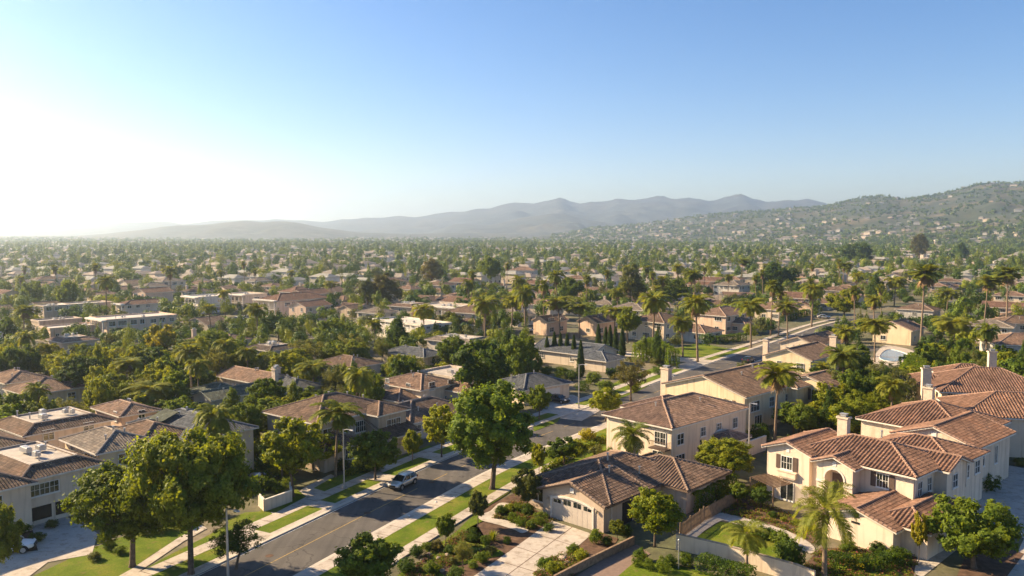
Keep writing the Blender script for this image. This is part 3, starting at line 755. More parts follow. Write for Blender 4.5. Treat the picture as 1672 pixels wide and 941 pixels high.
# ---- one-storey house with the double garage
o, th_, w_, d_ = from_eaves((845,787), (997,826), (1180,787), 3.0); th_ = 43.; w_ = 11.; d_ = 15.5
o = org_from_C((997,826), th_, w_, 3.0)
wg = [Wg(0,0,w_,d_,3.0,'hip',pitch=.36), Wg(3.0,-1.0,w_+.02,6,3.0,'gy',pitch=.36,oe=.4,no=''), Wg(w_-7,d_-6,w_+3.2,d_+2.6,2.9,'hip',pitch=.34)]
N1 = build_house('garage_house', o, th_, wg, 'tan', 'mauve', 'one-storey tan house with brown tiled roof and arched double garage door', detail=2, cat='house', barA=.1, barP=.38,
    wins=[(0,'F',1.5,.85,1.5,1.5,'plain')], vents=[(6,6.5,5.2),(7.6,4.6,4.5),(9.2,8,4.0)], trim='fascia_brown')
# garage door with arched head
mb = MB(); gx0, gx1 = 4.35, 9.65; gy = -1.0
n = 16; arch = [(gx0+(gx1-gx0)*i/n, 2.12+.38*math.sin(math.pi*i/n)**.8) for i in range(n+1)]
fm = MB()
for (a, b) in zip(arch, arch[1:]):
    fm.hexa([(a[0],gy-.14,a[1]),(b[0],gy-.14,b[1]),(b[0],gy+.02,b[1]),(a[0],gy+.02,a[1]),(a[0]-.0,gy-.14,a[1]+.2),(b[0],gy-.14,b[1]+.2),(b[0],gy+.02,b[1]+.2),(a[0],gy+.02,a[1]+.2)])
fm.box(gx0-.2,gy-.14,0,gx0,gy+.02,2.34); fm.box(gx1,gy-.14,0,gx1+.2,gy+.02,2.34)
fm.build('garage_frame', M['trim'], N1)
P = [(gx0,gy-.03,0),(gx1,gy-.03,0)] + [(a[0],gy-.03,a[1]) for a in arch[::-1]]
mb.face(P)
for k in range(1,4): mb.box(gx0,gy-.042,.55*k-.02,gx1,gy-.031,.55*k+.0)
for k in range(1,8):
    x = gx0+(gx1-gx0)*k/8; mb.box(x-.015,gy-.041,.02,x+.015,gy-.0312,1.62)
gd = mb.build('garage_door', M['garage'], N1)
for k in range(4):
    g = MB(); c = gx0+(gx1-gx0)*(k+.5)/4; 
    for s in (-1,1):
        xx = c+s*.26; hh = 2.1+.36*math.sin(math.pi*(xx-gx0)/(gx1-gx0))**.8-.12
        g.hexa([(xx-.22,gy-.05,1.78),(xx+.22,gy-.05,1.78),(xx+.22,gy-.035,1.78),(xx-.22,gy-.035,1.78),(xx-.22,gy-.05,hh),(xx+.22,gy-.05,hh-.03*s),(xx+.22,gy-.035,hh-.03*s),(xx-.22,gy-.035,hh)])
    g.build('door_light', M['glass'], gd)
for x in (3.75, 10.25):
    l = MB(); l.lathe([(0.02,0),(.1,.06),(.12,.3),(.05,.42),(.01,.46)], 8, c=(x,gy-.16,1.85)); l.box(x-.03,gy-.1,2.1,x+.03,gy,2.16); l.build('wall_lantern', M['gold'], N1)
v_ = MB(); v_.box(6.75,gy-.1,3.25,7.25,gy+.02,3.75); v_.build('gable_light', M['frame'], N1)
dp = MB(); dp.tube([(w_+.06,.3,0),(w_+.06,.3,2.8)], .05, 6); dp.build('downpipe', M['trim'], N1)
# flat dark panel coloured as the shade of a porch recess, right flank
pr = MB(); pr.box(w_+.02,2.2,0,w_+.05,4.0,2.3); pr.build('porch_shade_panel', M['black'], N1)
reg(N1, 'the double-garage house', *loc2w(o,th_,6,7), 9, 5.5)

# ---- the villa with the arched entry, two storeys
th_ = 50.; w_ = 15.8
o = org_from_C((1497,781), th_, w_, 5.9, .5); o += Vector((math.sin(R(th_)), math.cos(R(th_)), 0))*-1.2
VO, VT = o.copy(), th_
wg = [Wg(3.0,1.2,w_,10.0,5.9,'hip',pitch=.37), Wg(0,0,5.2,8.5,5.9,'gy',pitch=.35,oe=.4), Wg(6.3,-.4,10.3,7,5.7,'gy',pitch=.37,oe=.4,no='F'),
      Wg(5.0,.6,6.5,3,5.7,'sf',pitch=.1,oh=.1), Wg(10.6,-6.6,w_+1.6,1.3,2.7,'gy',pitch=.3,oe=.4), Wg(w_-1,-5.0,w_+4.0,5.6,2.85,'hip',pitch=.36),
      Wg(w_-5,6.2,w_+1.2,11.2,5.75,'gx',pitch=.36,oe=.4), Wg(-1.5,6,4,11,5.2,'hip',pitch=.3), Wg(w_-9,9.5,w_+.6,17.5,5.6,'hip',pitch=.33)]
VH = build_house('arched_villa', o, th_, wg, 'pink', 'terra', 'two-storey cream villa with arched entry, brown shutters and terracotta barrel-tile roof', detail=2, cat='house', barA=.11, barP=.4,
    wins=[(1,'F',2.5,3.55,1.45,1.55,'grid',True),(1,'F',2.6,.1,1.7,2.1,'plain',False),(0,'F',12.7,3.75,1.3,1.5,'grid',True),(0,'R',2.6,3.3,1.1,1.6,'sash'),
          (6,'R',8.2,3.4,1.3,1.5,'sash'),(6,'R',10,.7,1.3,1.3,'sash'),(0,'R',4.9,3.4,1.0,1.5,'sash'),(8,'R',13,3.3,1.0,1.5,'sash'),(8,'R',15.8,3.3,1.4,1.5,'sash')],
    chim=[(5.2,7.4,5.5,9.0,.58)], vents=[(9.5,7.6,7.6)])
# entry front with a real arched opening and a recess behind it
ex0, ex1, eyf = 6.3-.008, 10.3+.008, -.4-.0072; eh = 5.704; ez = eh+.37*(ex1-ex0)/2; cx = 8.3; aw = 1.05; spring = 3.9
mb = MB(); na = 14
arc = [(cx-aw*math.cos(math.pi*i/na), spring+aw*math.sin(math.pi*i/na)) for i in range(na+1)]
mb.face([(ex0,eyf,-.3),(cx-aw,eyf,-.3),(cx-aw,eyf,spring),(ex0,eyf,spring)]); mb.face([(cx+aw,eyf,-.3),(ex1,eyf,-.3),(ex1,eyf,spring),(cx+aw,eyf,spring)])
top = [(ex0,eyf,eh-.02),(cx,eyf,ez-.1),(ex1,eyf,eh-.02)]
def topz(x): return eh-.02 + (ez-.08-eh)*(1-abs(x-cx)/((ex1-ex0)/2))
mb.face([(ex0,eyf,spring),(cx-aw,eyf,spring),(cx-aw,eyf,topz(cx-aw)),(ex0,eyf,eh-.02)]); mb.face([(cx+aw,eyf,spring),(ex1,eyf,spring),(ex1,eyf,eh-.02),(cx+aw,eyf,topz(cx+aw))])
for a, b in zip(arc, arc[1:]): mb.face([(a[0],eyf,a[1]),(b[0],eyf,b[1]),(b[0],eyf,topz(b[0])),(a[0],eyf,topz(a[0]))])
rec = eyf+1.1
for a, b in zip([(cx-aw,-.3)]+arc+[(cx+aw,-.3)], arc+[(cx+aw,-.3)]): mb.face([(a[0],eyf,a[1]),(a[0],rec,a[1]),(b[0],rec,b[1]),(b[0],eyf,b[1])])
mb.face([(cx-aw,rec,-.3),(cx+aw,rec,-.3),(cx+aw,rec,spring+aw),(cx-aw,rec,spring+aw)])
mb.build('entry_front', M['pink'], VH)
mb = MB()
for a, b in zip(arc, arc[1:]):
    k = 1.17; A2 = (cx+(a[0]-cx)*k, spring+(a[1]-spring)*k); B2 = (cx+(b[0]-cx)*k, spring+(b[1]-spring)*k)
    mb.hexa([(a[0],eyf-.07,a[1]),(b[0],eyf-.07,b[1]),(b[0],eyf+.02,b[1]),(a[0],eyf+.02,a[1]),(A2[0],eyf-.07,A2[1]),(B2[0],eyf-.07,B2[1]),(B2[0],eyf+.02,B2[1]),(A2[0],eyf+.02,A2[1])])
mb.box(ex0-.03,eyf-.1,spring-.55,cx-aw,eyf+.02,spring-.35); mb.box(cx+aw,eyf-.1,spring-.55,ex1+.03,eyf+.02,spring-.35)
mb.build('arch_moulding', M['trim'], VH)
mb = MB(); mb.box(cx-.75,rec-.06,0.1,cx+.75,rec-.01,4.3); mb.build('entry_door', M['shutter'], VH)
mb = MB(); mb.box(1.55,-.38,2.75,3.75,-.01,3.35); mb.box(1.45,-.45,3.35,3.85,-.01,3.47); mb.box(1.7,-.3,2.6,3.6,-.01,2.75); mb.build('window_box', M['cream'], VH)
mb = MB(); mb.box(8.1,eyf-.04,5.35,8.5,eyf-.005,5.85); mb.build('gable_vent', M['frame'], VH)
mb = MB(); mb.box(2.4,-.05,5.55,2.8,-.006,6.0); mb.build('gable_vent', M['frame'], VH)
mb = MB(); mb.box(13.7,-6.66,2.75,14.1,-6.61,3.25); mb.build('gable_vent', M['black'], VH)
mb = MB(); mb.box(13.4,-6.66,2.15,14.2,-6.61,2.35); mb.build('wall_vent', M['black'], VH)
mb = MB(); mb.box(5.9,.55,3.2,6.2,.58,5.2); mb.build('slit_window', M['glass'], VH)
mb = MB(); mb.box(w_+4.02,-2.5,0,w_+4.06,1.5,2.2); mb.build('garage_door', M['garage'], VH)
for x, y in ((w_+.06,1.35),(w_+1.3,11.1)):
    dp = MB(); dp.tube([(x,y,2.9),(x,y,5.7)], .05, 6); dp.build('downpipe', M['trim'], VH)
reg(VH, 'the arched-entry villa', *loc2w(o,th_,8.5,4), 11.5, 8)

# ---- house joined behind the villa, and its right neighbour
th_ = 50.; o = org_from_C((1597,734), th_, 9., 5.8)
wg = [Wg(0,0,9,11,5.8,'gy',pitch=.34,oe=.4), Wg(-6.5,4.5,6.5,17,5.8,'hip',pitch=.37)]
H_ = build_house('rear_villa', o, th_, wg, 'beige', 'terra', 'cream villa with dark-shaded gable front directly behind the arched-entry villa', detail=2, barA=.11, barP=.4,
    wins=[(0,'R',2.2,3.0,1.4,1.9,'sash'),(0,'R',6.5,2.6,1.0,2.2,'plain')], chim=[(-3.2,17.2,4,8.7,.6)])
mb = MB(); mb.box(4.2,-.06,6.0,4.8,-.01,6.6); mb.build('gable_vent', M['frame'], H_)
reg(H_, 'the gabled rear villa', *loc2w(o,th_,2,9), 10, 8)
def hm(name, short, label, C, th_, w, d, h, roof='hip', wall='cream', tile='brown', floors=1, chim=(), extra=(), detail=1, dR=None, wins=None, seed=0, pitch=.34, A=.055, oh=.5, oe=.3, vents=True, step=3.4, trim='trim', no_auto='', cat='house'):
    rng = random.Random(seed or int(C[0]*7+C[1]))
    o = org_from_C(C, th_, w, h, oh, pitch, dR)
    wg = [Wg(0,0,w,d,h,roof,pitch=pitch,oh=oh,oe=oe)] + [Wg(*e[:5], e[5], pitch=pitch) for e in extra]
    ws = list(wins) if wins else []
    if wins is None:
        for i, g in enumerate(wg):
            ws += auto_wins(i, g, max(1, int(round(g['h']/2.9))), rng, ''.join(s for s in 'FR' if s not in no_auto), step)
    vt = []
    if vents:
        for _ in range(rng.randint(2,4)):
            x, y = rng.uniform(.2,.8)*w, rng.uniform(.2,.8)*d
            if roof in ('hip',): z = h + pitch*min(x, w-x, y, d-y)
            elif roof == 'gx': z = h + pitch*min(y, d-y)
            elif roof == 'gy': z = h + pitch*min(x, w-x)
            else: z = h + (pitch*2.2 if roof == 'skirt' else .1)
            vt.append((x, y, z))
    H_ = build_house(name, o, th_, wg, wall, tile, label, detail=detail, wins=ws, chim=chim, vents=vt, barA=A*1.3, barP=.4 if A > .07 else .34, trim=trim, cat=cat)
    reg(H_, short, *loc2w(o, th_, w/2, d/2), (w+d)/2*.62, h+1.5)
    if roof in ('flat','skirt') and w*d > 70:
        for k in range(rng.randint(2,5)):
            x, y = rng.uniform(.3,.7)*w, rng.uniform(.3,.7)*d; zz = h + (pitch*2.2-.1 if roof == 'skirt' else .05); s = rng.uniform(.3,.6)
            mb = MB(); mb.box(x-s,y-s*.7,zz,x+s,y+s*.7,zz+.5); mb.box(x-s*.8,y-s*.5,zz+.5,x+s*.8,y+s*.5,zz+.58); mb.build('rooftop_unit', M['metal'], H_)
    return H_, o
hm('side_villa','the wide-roofed villa','villa with broad barrel-tile roof at the right edge above the shaded drive',(1790,690),14.,15,11,5.6,'hip','beige','terra',A=.08,detail=2,pitch=.4,wins=[(0,'F',2.2,.1,1.1,2.3,'plain')],vents=False)
hm('upper_villa','the upper tiled villa','terracotta-roofed villa uphill at the right edge below the long hedge',(1745,648),12.,17,13,5.6,'hip','yellow','terra2',A=.08,detail=2,pitch=.42,chim=[(-1.6,2.5,2,8.6,.65),(11.5,13,5,10.2,.6)],extra=[(-2,6,4,14,5.4,'hip'),(4,12,13,19,6.0,'hip')],vents=False)
# ---- two-storey cream house with the balcony palm
H_, o = hm('two_storey_house','the cream two-storey house','two-storey cream house with hipped brown tile roof beside the potted palm',(1098,701),47.,10.6,17.6,5.8,'hip','cream','tanr',detail=2,A=.06,
   wins=[(0,'F',8.9,3.1,1.8,1.7,'grid'),(0,'F',3,3.1,1.4,1.3,'grid'),(0,'R',1.9,3.1,1.5,1.5,'sash'),(0,'R',7.0,3.3,1.2,1.3,'grid'),(0,'R',10.8,3.5,1.2,1.0,'grid'),(0,'R',14.8,3.1,1.3,1.5,'grid'),(0,'R',1.9,.3,2.0,1.6,'plain'),(0,'F',8.5,.3,1.6,2.0,'plain')],
   extra=[(10.5,9.5,13.5,13,3.0,'hip'),(-2.5,7,5,16,5.4,'hip')])
mb = MB(); mb.box(8.0,-1.3,2.75,10.55,-.02,2.9)
for k in range(14): x = 8.05+k*.19; mb.box(x-.015,-1.28,2.9,x+.015,-1.25,3.8)
for k in range(7): y = -1.25+k*.19; mb.box(10.5,y-.015,2.9,10.53,y+.015,3.8)
mb.box(8.0,-1.31,3.78,10.56,-1.23,3.86); mb.build('balcony', M['shutter'], H_)
# pedestal walls under the palm terrace
hm('chimney_house','the corner chimney house','two-storey cream house with round-tiled gable and a chimney at its left corner',(1218,650),47.,14.5,20,5.7,'gy','yellow','mauve',detail=2,A=.05,pitch=.3,
   wins=[(0,'F',4.5,.8,1.2,1.4,'sash'),(0,'F',7.5,3.0,1.2,1.6,'sash'),(0,'F',11.5,2.9,1.7,1.8,'grid',True),(0,'R',3,2.9,2.6,1.6,'grid'),(0,'R',8,2.9,1.6,1.6,'grid'),(0,'R',4,.2,2.2,2.0,'plain'),(0,'R',13,2.9,1.6,1.4,'grid'),(2,'F',17.2,3.0,1.3,1.8,'sash',True)],
   chim=[(-1.0,1.6,0,7.9,.75)], extra=[(9,13,16,20.5,5.6,'hip'),(12,17,19.6,24,5.75,'gy')])
hm('gable_house','the twin-chimney house','yellowish gable-fronted house with two pale chimneys behind the street palms',(1326,590),44.,9.5,14,5.2,'gy','yellow','brown',A=.05,detail=2,pitch=.36,chim=[(-1.4,3,0,7.9,.55),(8.5,13.5,3,8.6,.7)],wins=[(0,'F',3,3.0,1.0,1.3,'grid'),(0,'F',7.4,2.8,1.6,1.5,'grid'),(0,'R',2.5,2.7,1.8,1.6,'grid'),(0,'R',6,2.7,1.8,1.6,'grid')])
hm('gable_house','the uphill brown-roofed house','low brown-roofed house tucked behind the twin-chimney house',(1335,566),44.,9,17,3.4,'gy','beige','brown',pitch=.36,trim='trim')
hm('pool_house','the pool-side house','tan gabled house standing just above the blue swimming pool',(1490,541),45.,10,10,4.2,'gy','yellow','tanr',pitch=.4)
hm('hedge_house','the house above the hedge','pale grey-walled house with tiled hip roof above the long hedge at right',(1760,566),10.,17,11,3.2,'hip','grey','tanr',pitch=.38)
hm('hedge_house','the far-right tiled house','brown tile-roofed house at the right edge behind the pale grey-walled one',(1730,530),10.,15,10,3.0,'hip','beige','brown',pitch=.36)
# ---- left of the road
H_, o = hm('tan_house','the big tan house','large two-storey tan house with dark hip roof behind the street trees',(517,693),38.,10.8,13,5.8,'hip','tan','mauve',chim=(),
   wins=[(0,'R',1.6,3.0,1.6,1.6,'sash'),(0,'R',4.4,3.5,.7,1.2,'plain'),(0,'R',7.4,3.0,2.2,1.6,'grid'),(3,'R',10.9,3.0,2.6,1.6,'grid'),(0,'F',9,3.6,.6,1.0,'plain'),(0,'F',4,3.2,1.4,1.2,'grid'),(1,'R',2.5,.9,1.4,1.4,'grid')],
   extra=[(5,-1.5,14,5.5,2.9,'hip'),(10.5,8.2,15.5,13.5,2.9,'sr'),(8,8.2,13.4,13.3,5.7,'hip')], pitch=.36)
hm('green_grey_house','the low brown-roofed house','one-storey brown-roofed house between the big tan house and the great street tree',(669,693),40.,9,13,3.0,'hip','grey','brown',pitch=.38,wins=[(0,'R',1.5,.8,1.3,1.5,'grid'),(0,'R',5,.8,1.8,1.5,'grid')])
hm('gabled_house','the red-brown gabled house','cream house with sunlit red-brown roof and small roof vents behind the low house',(687,638),40.,11,9,4.4,'hip','cream','tanr',pitch=.3,extra=[(8,6,17,11,3.6,'gx'),(3,-4,10,3,3.0,'hip')])
hm('corner_unit','the grey-capped townhouse','cream townhouse with weathered grey square hip roof left of the great trees',(157,742),40.,9.4,6.5,5.8,'hip','yellow','grey',pitch=.36)
hm('corner_unit','the middle townhouse','townhouse with brown ridge-trimmed roof joined to the grey-capped townhouse',(224,729),40.,9.0,7.,5.75,'hip','cream','mauve',pitch=.36)
H_, o = hm('corner_unit','the slate townhouse','dark slate-roofed townhouse with an angled solar panel behind the great trees',(300,723),40.,14,9,5.6,'hip','cream','slate',pitch=.36,wins=[(0,'R',2.2,3.2,1.5,1.3,'grid'),(0,'R',6.2,3.2,1.5,1.3,'grid'),(0,'R',4.2,.6,1.8,1.5,'plain'),(0,'F',11.5,3.2,1.4,1.3,'grid')])
mb = MB(); mb.hexa([(3,.6,6.2),(6.4,.6,6.2),(6.4,3.2,7.2),(3,3.2,7.2),(3,.5,6.3),(6.4,.5,6.3),(6.4,3.1,7.3),(3,3.1,7.3)]); mb.build('solar_panel', M['t_green'], H_)
H_, o = hm('apartment_block','the near-left flats','two-storey cream flats with vented grey flat roof and dark ground-floor openings',(29,789),36.,13,8.,5.2,'skirt','cream','mauve',pitch=.42,
   wins=[(0,'R',2.2,3.0,2.9,1.3,'grid'),(0,'R',6.9,3.0,1.3,1.5,'grid'),(1,'R',-3,3,1.6,1.4,'grid')], extra=[(6,-8,14.2,0.4,5.2,'hip')])
for y in (1.6, 4.4):
    mb = MB(); mb.box(13.02,y-1.2,.5,13.05,y+1.2,1.9); mb.build('opening_shade_panel', M['black'], H_)  # flat panel on the wall, the opening's shade put into its colour
hm('apartment_block','the left-edge dark-roofed flats','cream flats with dark brown roof cut by the left edge of the photo',(49,728),36.,12,11,5.2,'hip','cream','mauve',dR=10)
hm('apartment_block','the long brown-roofed flats','long two-storey flats with brown front slope and grey flat top',(38,713),37.,10,10.5,5.2,'skirt','cream','mauve',pitch=.4)
hm('small_house','the little hip-roofed house','small pinkish cream house with hipped brown roof above the townhouses',(195,681),40.,8.5,5,5.0,'hip','peach','tanr')
hm('edge_house','the far-left yellow house','yellow-walled single-storey house with long brown roof at the far left',(41,646),38.,9,9.5,3.0,'hip','yellow','tanr')
hm('edge_house','the far-left red-roofed house','red-brown hipped roof house cut by the left edge behind the yellow one',(8,627),38.,10,7,3.2,'hip','cream','tanr')
hm('green_roof_house','the green-roofed house','white gabled house with dull green roof left of the palms',(343,655),38.,5.4,9.5,3.0,'gy','white','green',chim=[(5.2,12.5,0,6.3,.5)],extra=[(-5.5,2,3,9,2.9,'hip')])
hm('broad_roof_house','the broad brown-roofed house','broad low brown-roofed house behind the green-roofed house',(424,628),38.,13,7,3.4,'gx','beige','tanr')
hm('grey_house','the white-chimney house','grey-roofed low house with a stout white chimney beside a palm',(477,638),38.,9,6,3.0,'hip','grey','slate',chim=[(-.5,3.5,0,5.4,.65)],step=1.8)
hm('grey_house','the flat-capped grey house','small grey-brown house with a pale flat cap among the left trees',(440,574),38.,9,8,3.0,'skirt','grey','dark')
hm('brown_roof_house','the half-hidden brown roof','low mauve-brown roofed house half hidden in trees left of centre',(572,602),38.,11,8,3.0,'hip','beige','mauve')
hm('slate_house','the small slate-roofed house','small house with blue-grey slate roof between the leaning trees',(692,584),38.,13,6.5,3.0,'hip','cream','slate')
hm('white_cap_house','the white-capped house','white house with pale flat-topped roof and blue windows behind the round tree',(768,562),36.,14,9,3.6,'skirt','white','grey',step=1.7)
hm('flat_house','the pale flat-roofed annex','pale flat-roofed building behind the red-brown gabled house',(742,622),40.,10,9,3.2,'flat','beige','grey')
hm('slate_gable_house','the slate gable house','low house with blue-grey gabled roof behind the row of cypresses',(965,582),41.,17,10.5,3.0,'gx','beige','slate',extra=[(14,-2,22.5,5,2.6,'hip')],wins=[(0,'R',5,3.1,.7,.7,'plain'),(0,'F',12,1,1.4,1.2,'grid'),(0,'F',3,1,1.4,1.2,'grid')])
H_, o = hm('slate_hip_house','the slate garage house','low blue-grey hipped house with white garage door by the street lamp',(855,638),50.,9,11,3.0,'hip','cream','slate',wins=[(0,'F',7,.9,1.2,1.2,'grid')])
mb = MB(); mb.box(9.02,3.6,0,9.08,8.6,2.25); mb.build('garage_door', M['garage_w'], H_)
# ---- mid field right of centre
hm('palm_street_house','the shaded-porch house','two-storey cream house with mauve roof behind the avenue of palms',(1085,528),45.,12,12,5.7,'hip','cream','mauve')
hm('palm_street_house','the low white-walled house','low house with pale walls and arched windows right of the shaded-porch house',(1152,545),45.,14,9,3.0,'hip','white','tanr')
hm('palm_street_house','the peach two-storey house','peach two-storey house with brown roofs beyond the palm avenue',(1186,517),45.,11,16,5.6,'hip','peach','tanr',extra=[(8,4,15,12,3.4,'hip')])
hm('small_gable_house','the small peach gable','small peach gable-fronted house between two tall palms',(893,526),45.,5.5,9,4.4,'gy','peach','tanr',pitch=.45)
hm('small_gable_house','the second peach gable','peach house with brown gable half hidden behind palm fronds',(975,528),45.,7,9,4.2,'gy','peach','brown',pitch=.45)
hm('curved_roof_house','the tan-roofed villa uphill','tan-roofed house with flat cream frontage beyond the street palms at right',(1275,507),45.,12,14,4.0,'hip','beige','tanr',chim=[(2,13,3,6.6,.55)])
hm('curved_roof_house','the long tan-roofed house','long low tan-roofed house right of the yellow-green round tree',(1402,489),40.,13,9,3.6,'gx','cream','brown')
hm('curved_roof_house','the shaded low house','low house with shaded walls behind the tall right-hand palm',(1525,508),42.,12,10,3.4,'hip','grey','brown')
hm('white_villa','the grey-roofed white villa','white two-storey villa with grey hip roof left of the dark round tree',(1208,467),40.,13,12,5.8,'hip','white','grey',step=2.2)
hm('white_villa','the red-trimmed white villa','long white two-storey villa with reddish roof in the middle distance',(872,442),15.,17,12,6.4,'hip','white','tanr',step=2.4)
hm('white_villa','the brown-roofed white villa','white gabled villa with brown roof right of the red-roofed white villa',(947,444),30.,12,14,5.4,'hip','white','brown')
hm('white_villa','the pale far villa','pale two-storey villa with low roof in front of the wooded belt',(1172,425),30.,16,14,6,'hip','white','grey')
hm('white_villa','the long low villa','long low villa with tan roof at the right, below the hill suburbs',(1642,412),8.,30,12,5,'hip','white','tanr')
hm('white_villa','the small white villa','white two-storey villa with tan roof just left of a tall dark tree',(1480,410),12.,18,12,6,'hip','white','tanr')
hm('white_villa','the bright white gable','bright white gabled house right of the spreading conifer',(1472,452),40.,9,12,5,'gy','white','tanr')
# ---- flat apartment buildings, left and centre
def flats(short, label, C, th_, w, d, h, wall='beige', tile='grey', roof='flat', name='apartment_building', porch='F', **k):
    H_, o = hm(name, short, label, C, th_, w, d, h, roof, wall, tile, step=2.6, **k)
    if porch:
        mb = MB(); L = w if porch == 'F' else d; n = int(L/2.6)
        fl = int(h/2.8)
        for f_ in range(fl):
            z = .2+f_*2.85
            if porch == 'F': mb.box(0,-1.3,z-.15 if f_ else -.1,L,-.02,z); mb.box(0,-1.32,z+.75,L,-1.25,z+.85) if f_ else None
            else: mb.box(w+.02,0,z-.15 if f_ else -.1,w+1.3,L,z); mb.box(w+1.25,0,z+.75,w+1.32,L,z+.85) if f_ else None
        for i in range(n+1):
            t = L*i/n
            if porch == 'F': mb.box(t-.12,-1.3,0,t+.12,-1.08,h-.12)
            else: mb.box(w+1.08,t-.12,0,w+1.3,t+.12,h-.12)
        if porch == 'F': mb.box(-.2,-1.6,h-.1,L+.2,-.2,h+.3)
        else: mb.box(w+.2,-.2,h-.1,w+1.6,L+.2,h+.3)
        mb.build('gallery', M['trim'], H_)
    return H_
flats('the long white flats','long flats with broad white roof left of centre, partly behind trees',(690,535),46.,24,10,4.6,'white',porch=None)
flats('the galleried block','three-part cream block with galleries and grey flat roof left of the palms',(748,505),34.,17,11,6.2,'cream')
flats('the brown end block','brown-walled flat-roofed end block left of the galleried block',(672,502),34.,10,10,5.8,'tan','mauve','skirt',porch=None)
flats('the big galleried flats','big two-storey flat-roofed block with columned galleries in the left haze',(173,526),42.,12,20,5.4,'peach')
flats('the hazy tan house','tan low hip-roofed house in front of the big galleried flats',(100,560),40.,9,8,3.6,'tan','tanr','skirt',name='tan_cottage',porch=None)
flats('the thin flat-roofed block','thin pale flat-roofed block left of the big galleried flats',(80,540),42.,8,18,3.6,'peach',porch=None)
flats('the low flat-roofed block','low brown-sided flat-roofed block at the far left',(62,528),42.,7,12,3.4,'tan',porch=None)
flats('the hazy arcade block','two-storey block with arched arcade and pale roof in the left haze',(116,500),38.,9,14,5.2,'tan')
flats('the wide-gabled hazy block','brownish broad-fronted block beside the hazy arcade block',(70,503),38.,8,9,5.2,'tan',porch=None)
flats('the red-hipped flats','white-fronted flats with three red hipped roofs in the left haze',(203,499),38.,7,16,5.2,'cream','terra','hip')
flats('the white corner flats','white two-storey flats with open corner gallery above the left palms',(323,488),44.,12,13,6.,'white')
flats('the long red-roofed flats','long two-storey flats with sunlit red tile roof left of centre',(452,493),36.,12,24,6.,'cream','terra','hip')
flats('the small red flats','small red-roofed flats just above the long red-roofed flats',(480,478),36.,10,12,5.6,'cream','terra','hip',porch=None)
flats('the flat cream flats','cream flat-roofed flats adjoining the left end of the red-roofed row',(400,484),36.,13,10,6.,'cream')
# ================================================================== vegetation
def quads_mesh(name, c, nrm, s, asp, mats, rng, extra=None, rot=None):
    """rhombic leaves: centres c (n,3), normals nrm, half sizes s (n)"""
    n = len(c); r = rng.normal(size=(n, 3)); a = np.cross(nrm, r); a /= np.linalg.norm(a, axis=1)[:, None] + 1e-9
    b = np.cross(nrm, a); b /= np.linalg.norm(b, axis=1)[:, None] + 1e-9
    S = s[:, None]; V = np.stack([c + a*S, c + b*S*asp, c - a*S, c - b*S*asp], 1).reshape(-1, 3)
    return raw_mesh(name, V, np.arange(4*n).reshape(-1, 4), mats)
def raw_mesh(name, V, F, mats, mi=None):
    me = bpy.data.meshes.new(name); nv, nf = len(V), len(F)
    me.vertices.add(nv); me.vertices.foreach_set('co', np.asarray(V, dtype=np.float32).ravel())
    me.loops.add(nf*4); me.loops.foreach_set('vertex_index', np.asarray(F, dtype=np.int32).ravel())
    me.polygons.add(nf); me.polygons.foreach_set('loop_start', np.arange(0, nf*4, 4, dtype=np.int32))
    try: me.polygons.foreach_set('loop_total', np.full(nf, 4, dtype=np.int32))
    except Exception: pass
    for m in mats: me.materials.append(m)
    if mi is not None: me.polygons.foreach_set('material_index', mi.astype(np.int32))
    me.update(calc_edges=True); return me
def unit(v): return v / (np.linalg.norm(v, axis=-1, keepdims=True) + 1e-9)
def crown(rng, rx, rz, zc, nl, n, lr=.27, leaf=.2, shell=.74, flat=.0, taper=0., fill=.12):
    """lobed crown -> centres, normals, sizes, lobe centres"""
    i = np.arange(nl) + .5; ph = np.arccos(1 - 2*i/nl); tt = np.pi*(1+5**.5)*i + rng.uniform(0, 6)
    d = np.stack([np.cos(tt)*np.sin(ph), np.sin(tt)*np.sin(ph), np.cos(ph)], 1) + rng.normal(size=(nl,3))*.16
    d = unit(d); rad = shell*rng.uniform(.72, 1.12, nl)
    L = d*rad[:, None]; L[:, 2] = np.where(L[:, 2] < 0, L[:, 2]*(1-flat), L[:, 2])
    if taper: L[:, :2] *= (1 - taper*(L[:, 2:3]+.6))
    R_ = lr*rng.uniform(.65, 1.25, nl)
    p = R_**2/np.sum(R_**2); li = rng.choice(nl, n, p=p)
    ns = 9; sub = unit(rng.normal(size=(nl, ns, 3)) + np.array([0, 0, .25])); sr = rng.uniform(.32, .6, (nl, ns))
    si = rng.integers(0, ns, n)
    sc_ = L[li] + sub[li, si]*(R_[li]*.72)[:, None]
    q = unit(rng.normal(size=(n, 3))); rr = rng.uniform(.45, 1., n)**.6
    P = sc_ + q*(sr[li, si]*R_[li]*rr)[:, None]
    k = rng.random(n) < fill
    P[k] = unit(rng.normal(size=(k.sum(), 3)))*(shell*rng.uniform(.1, .8, k.sum())[:, None])*np.array([1, 1, .8])
    w = rng.random(n) < .1; P[w] = P[w] + unit(P[w])*rng.uniform(.02, .13, w.sum())[:, None]
    nr = unit(unit(P - L[li])*.8 + unit(P)*.5 + rng.normal(size=(n, 3))*.5)
    sc3 = np.array([rx, rx, rz]); P = P*sc3; P[:, 2] += zc
    LC = L*sc3; LC[:, 2] += zc
    return P, nr, leaf*rng.uniform(.65, 1.35, n), LC
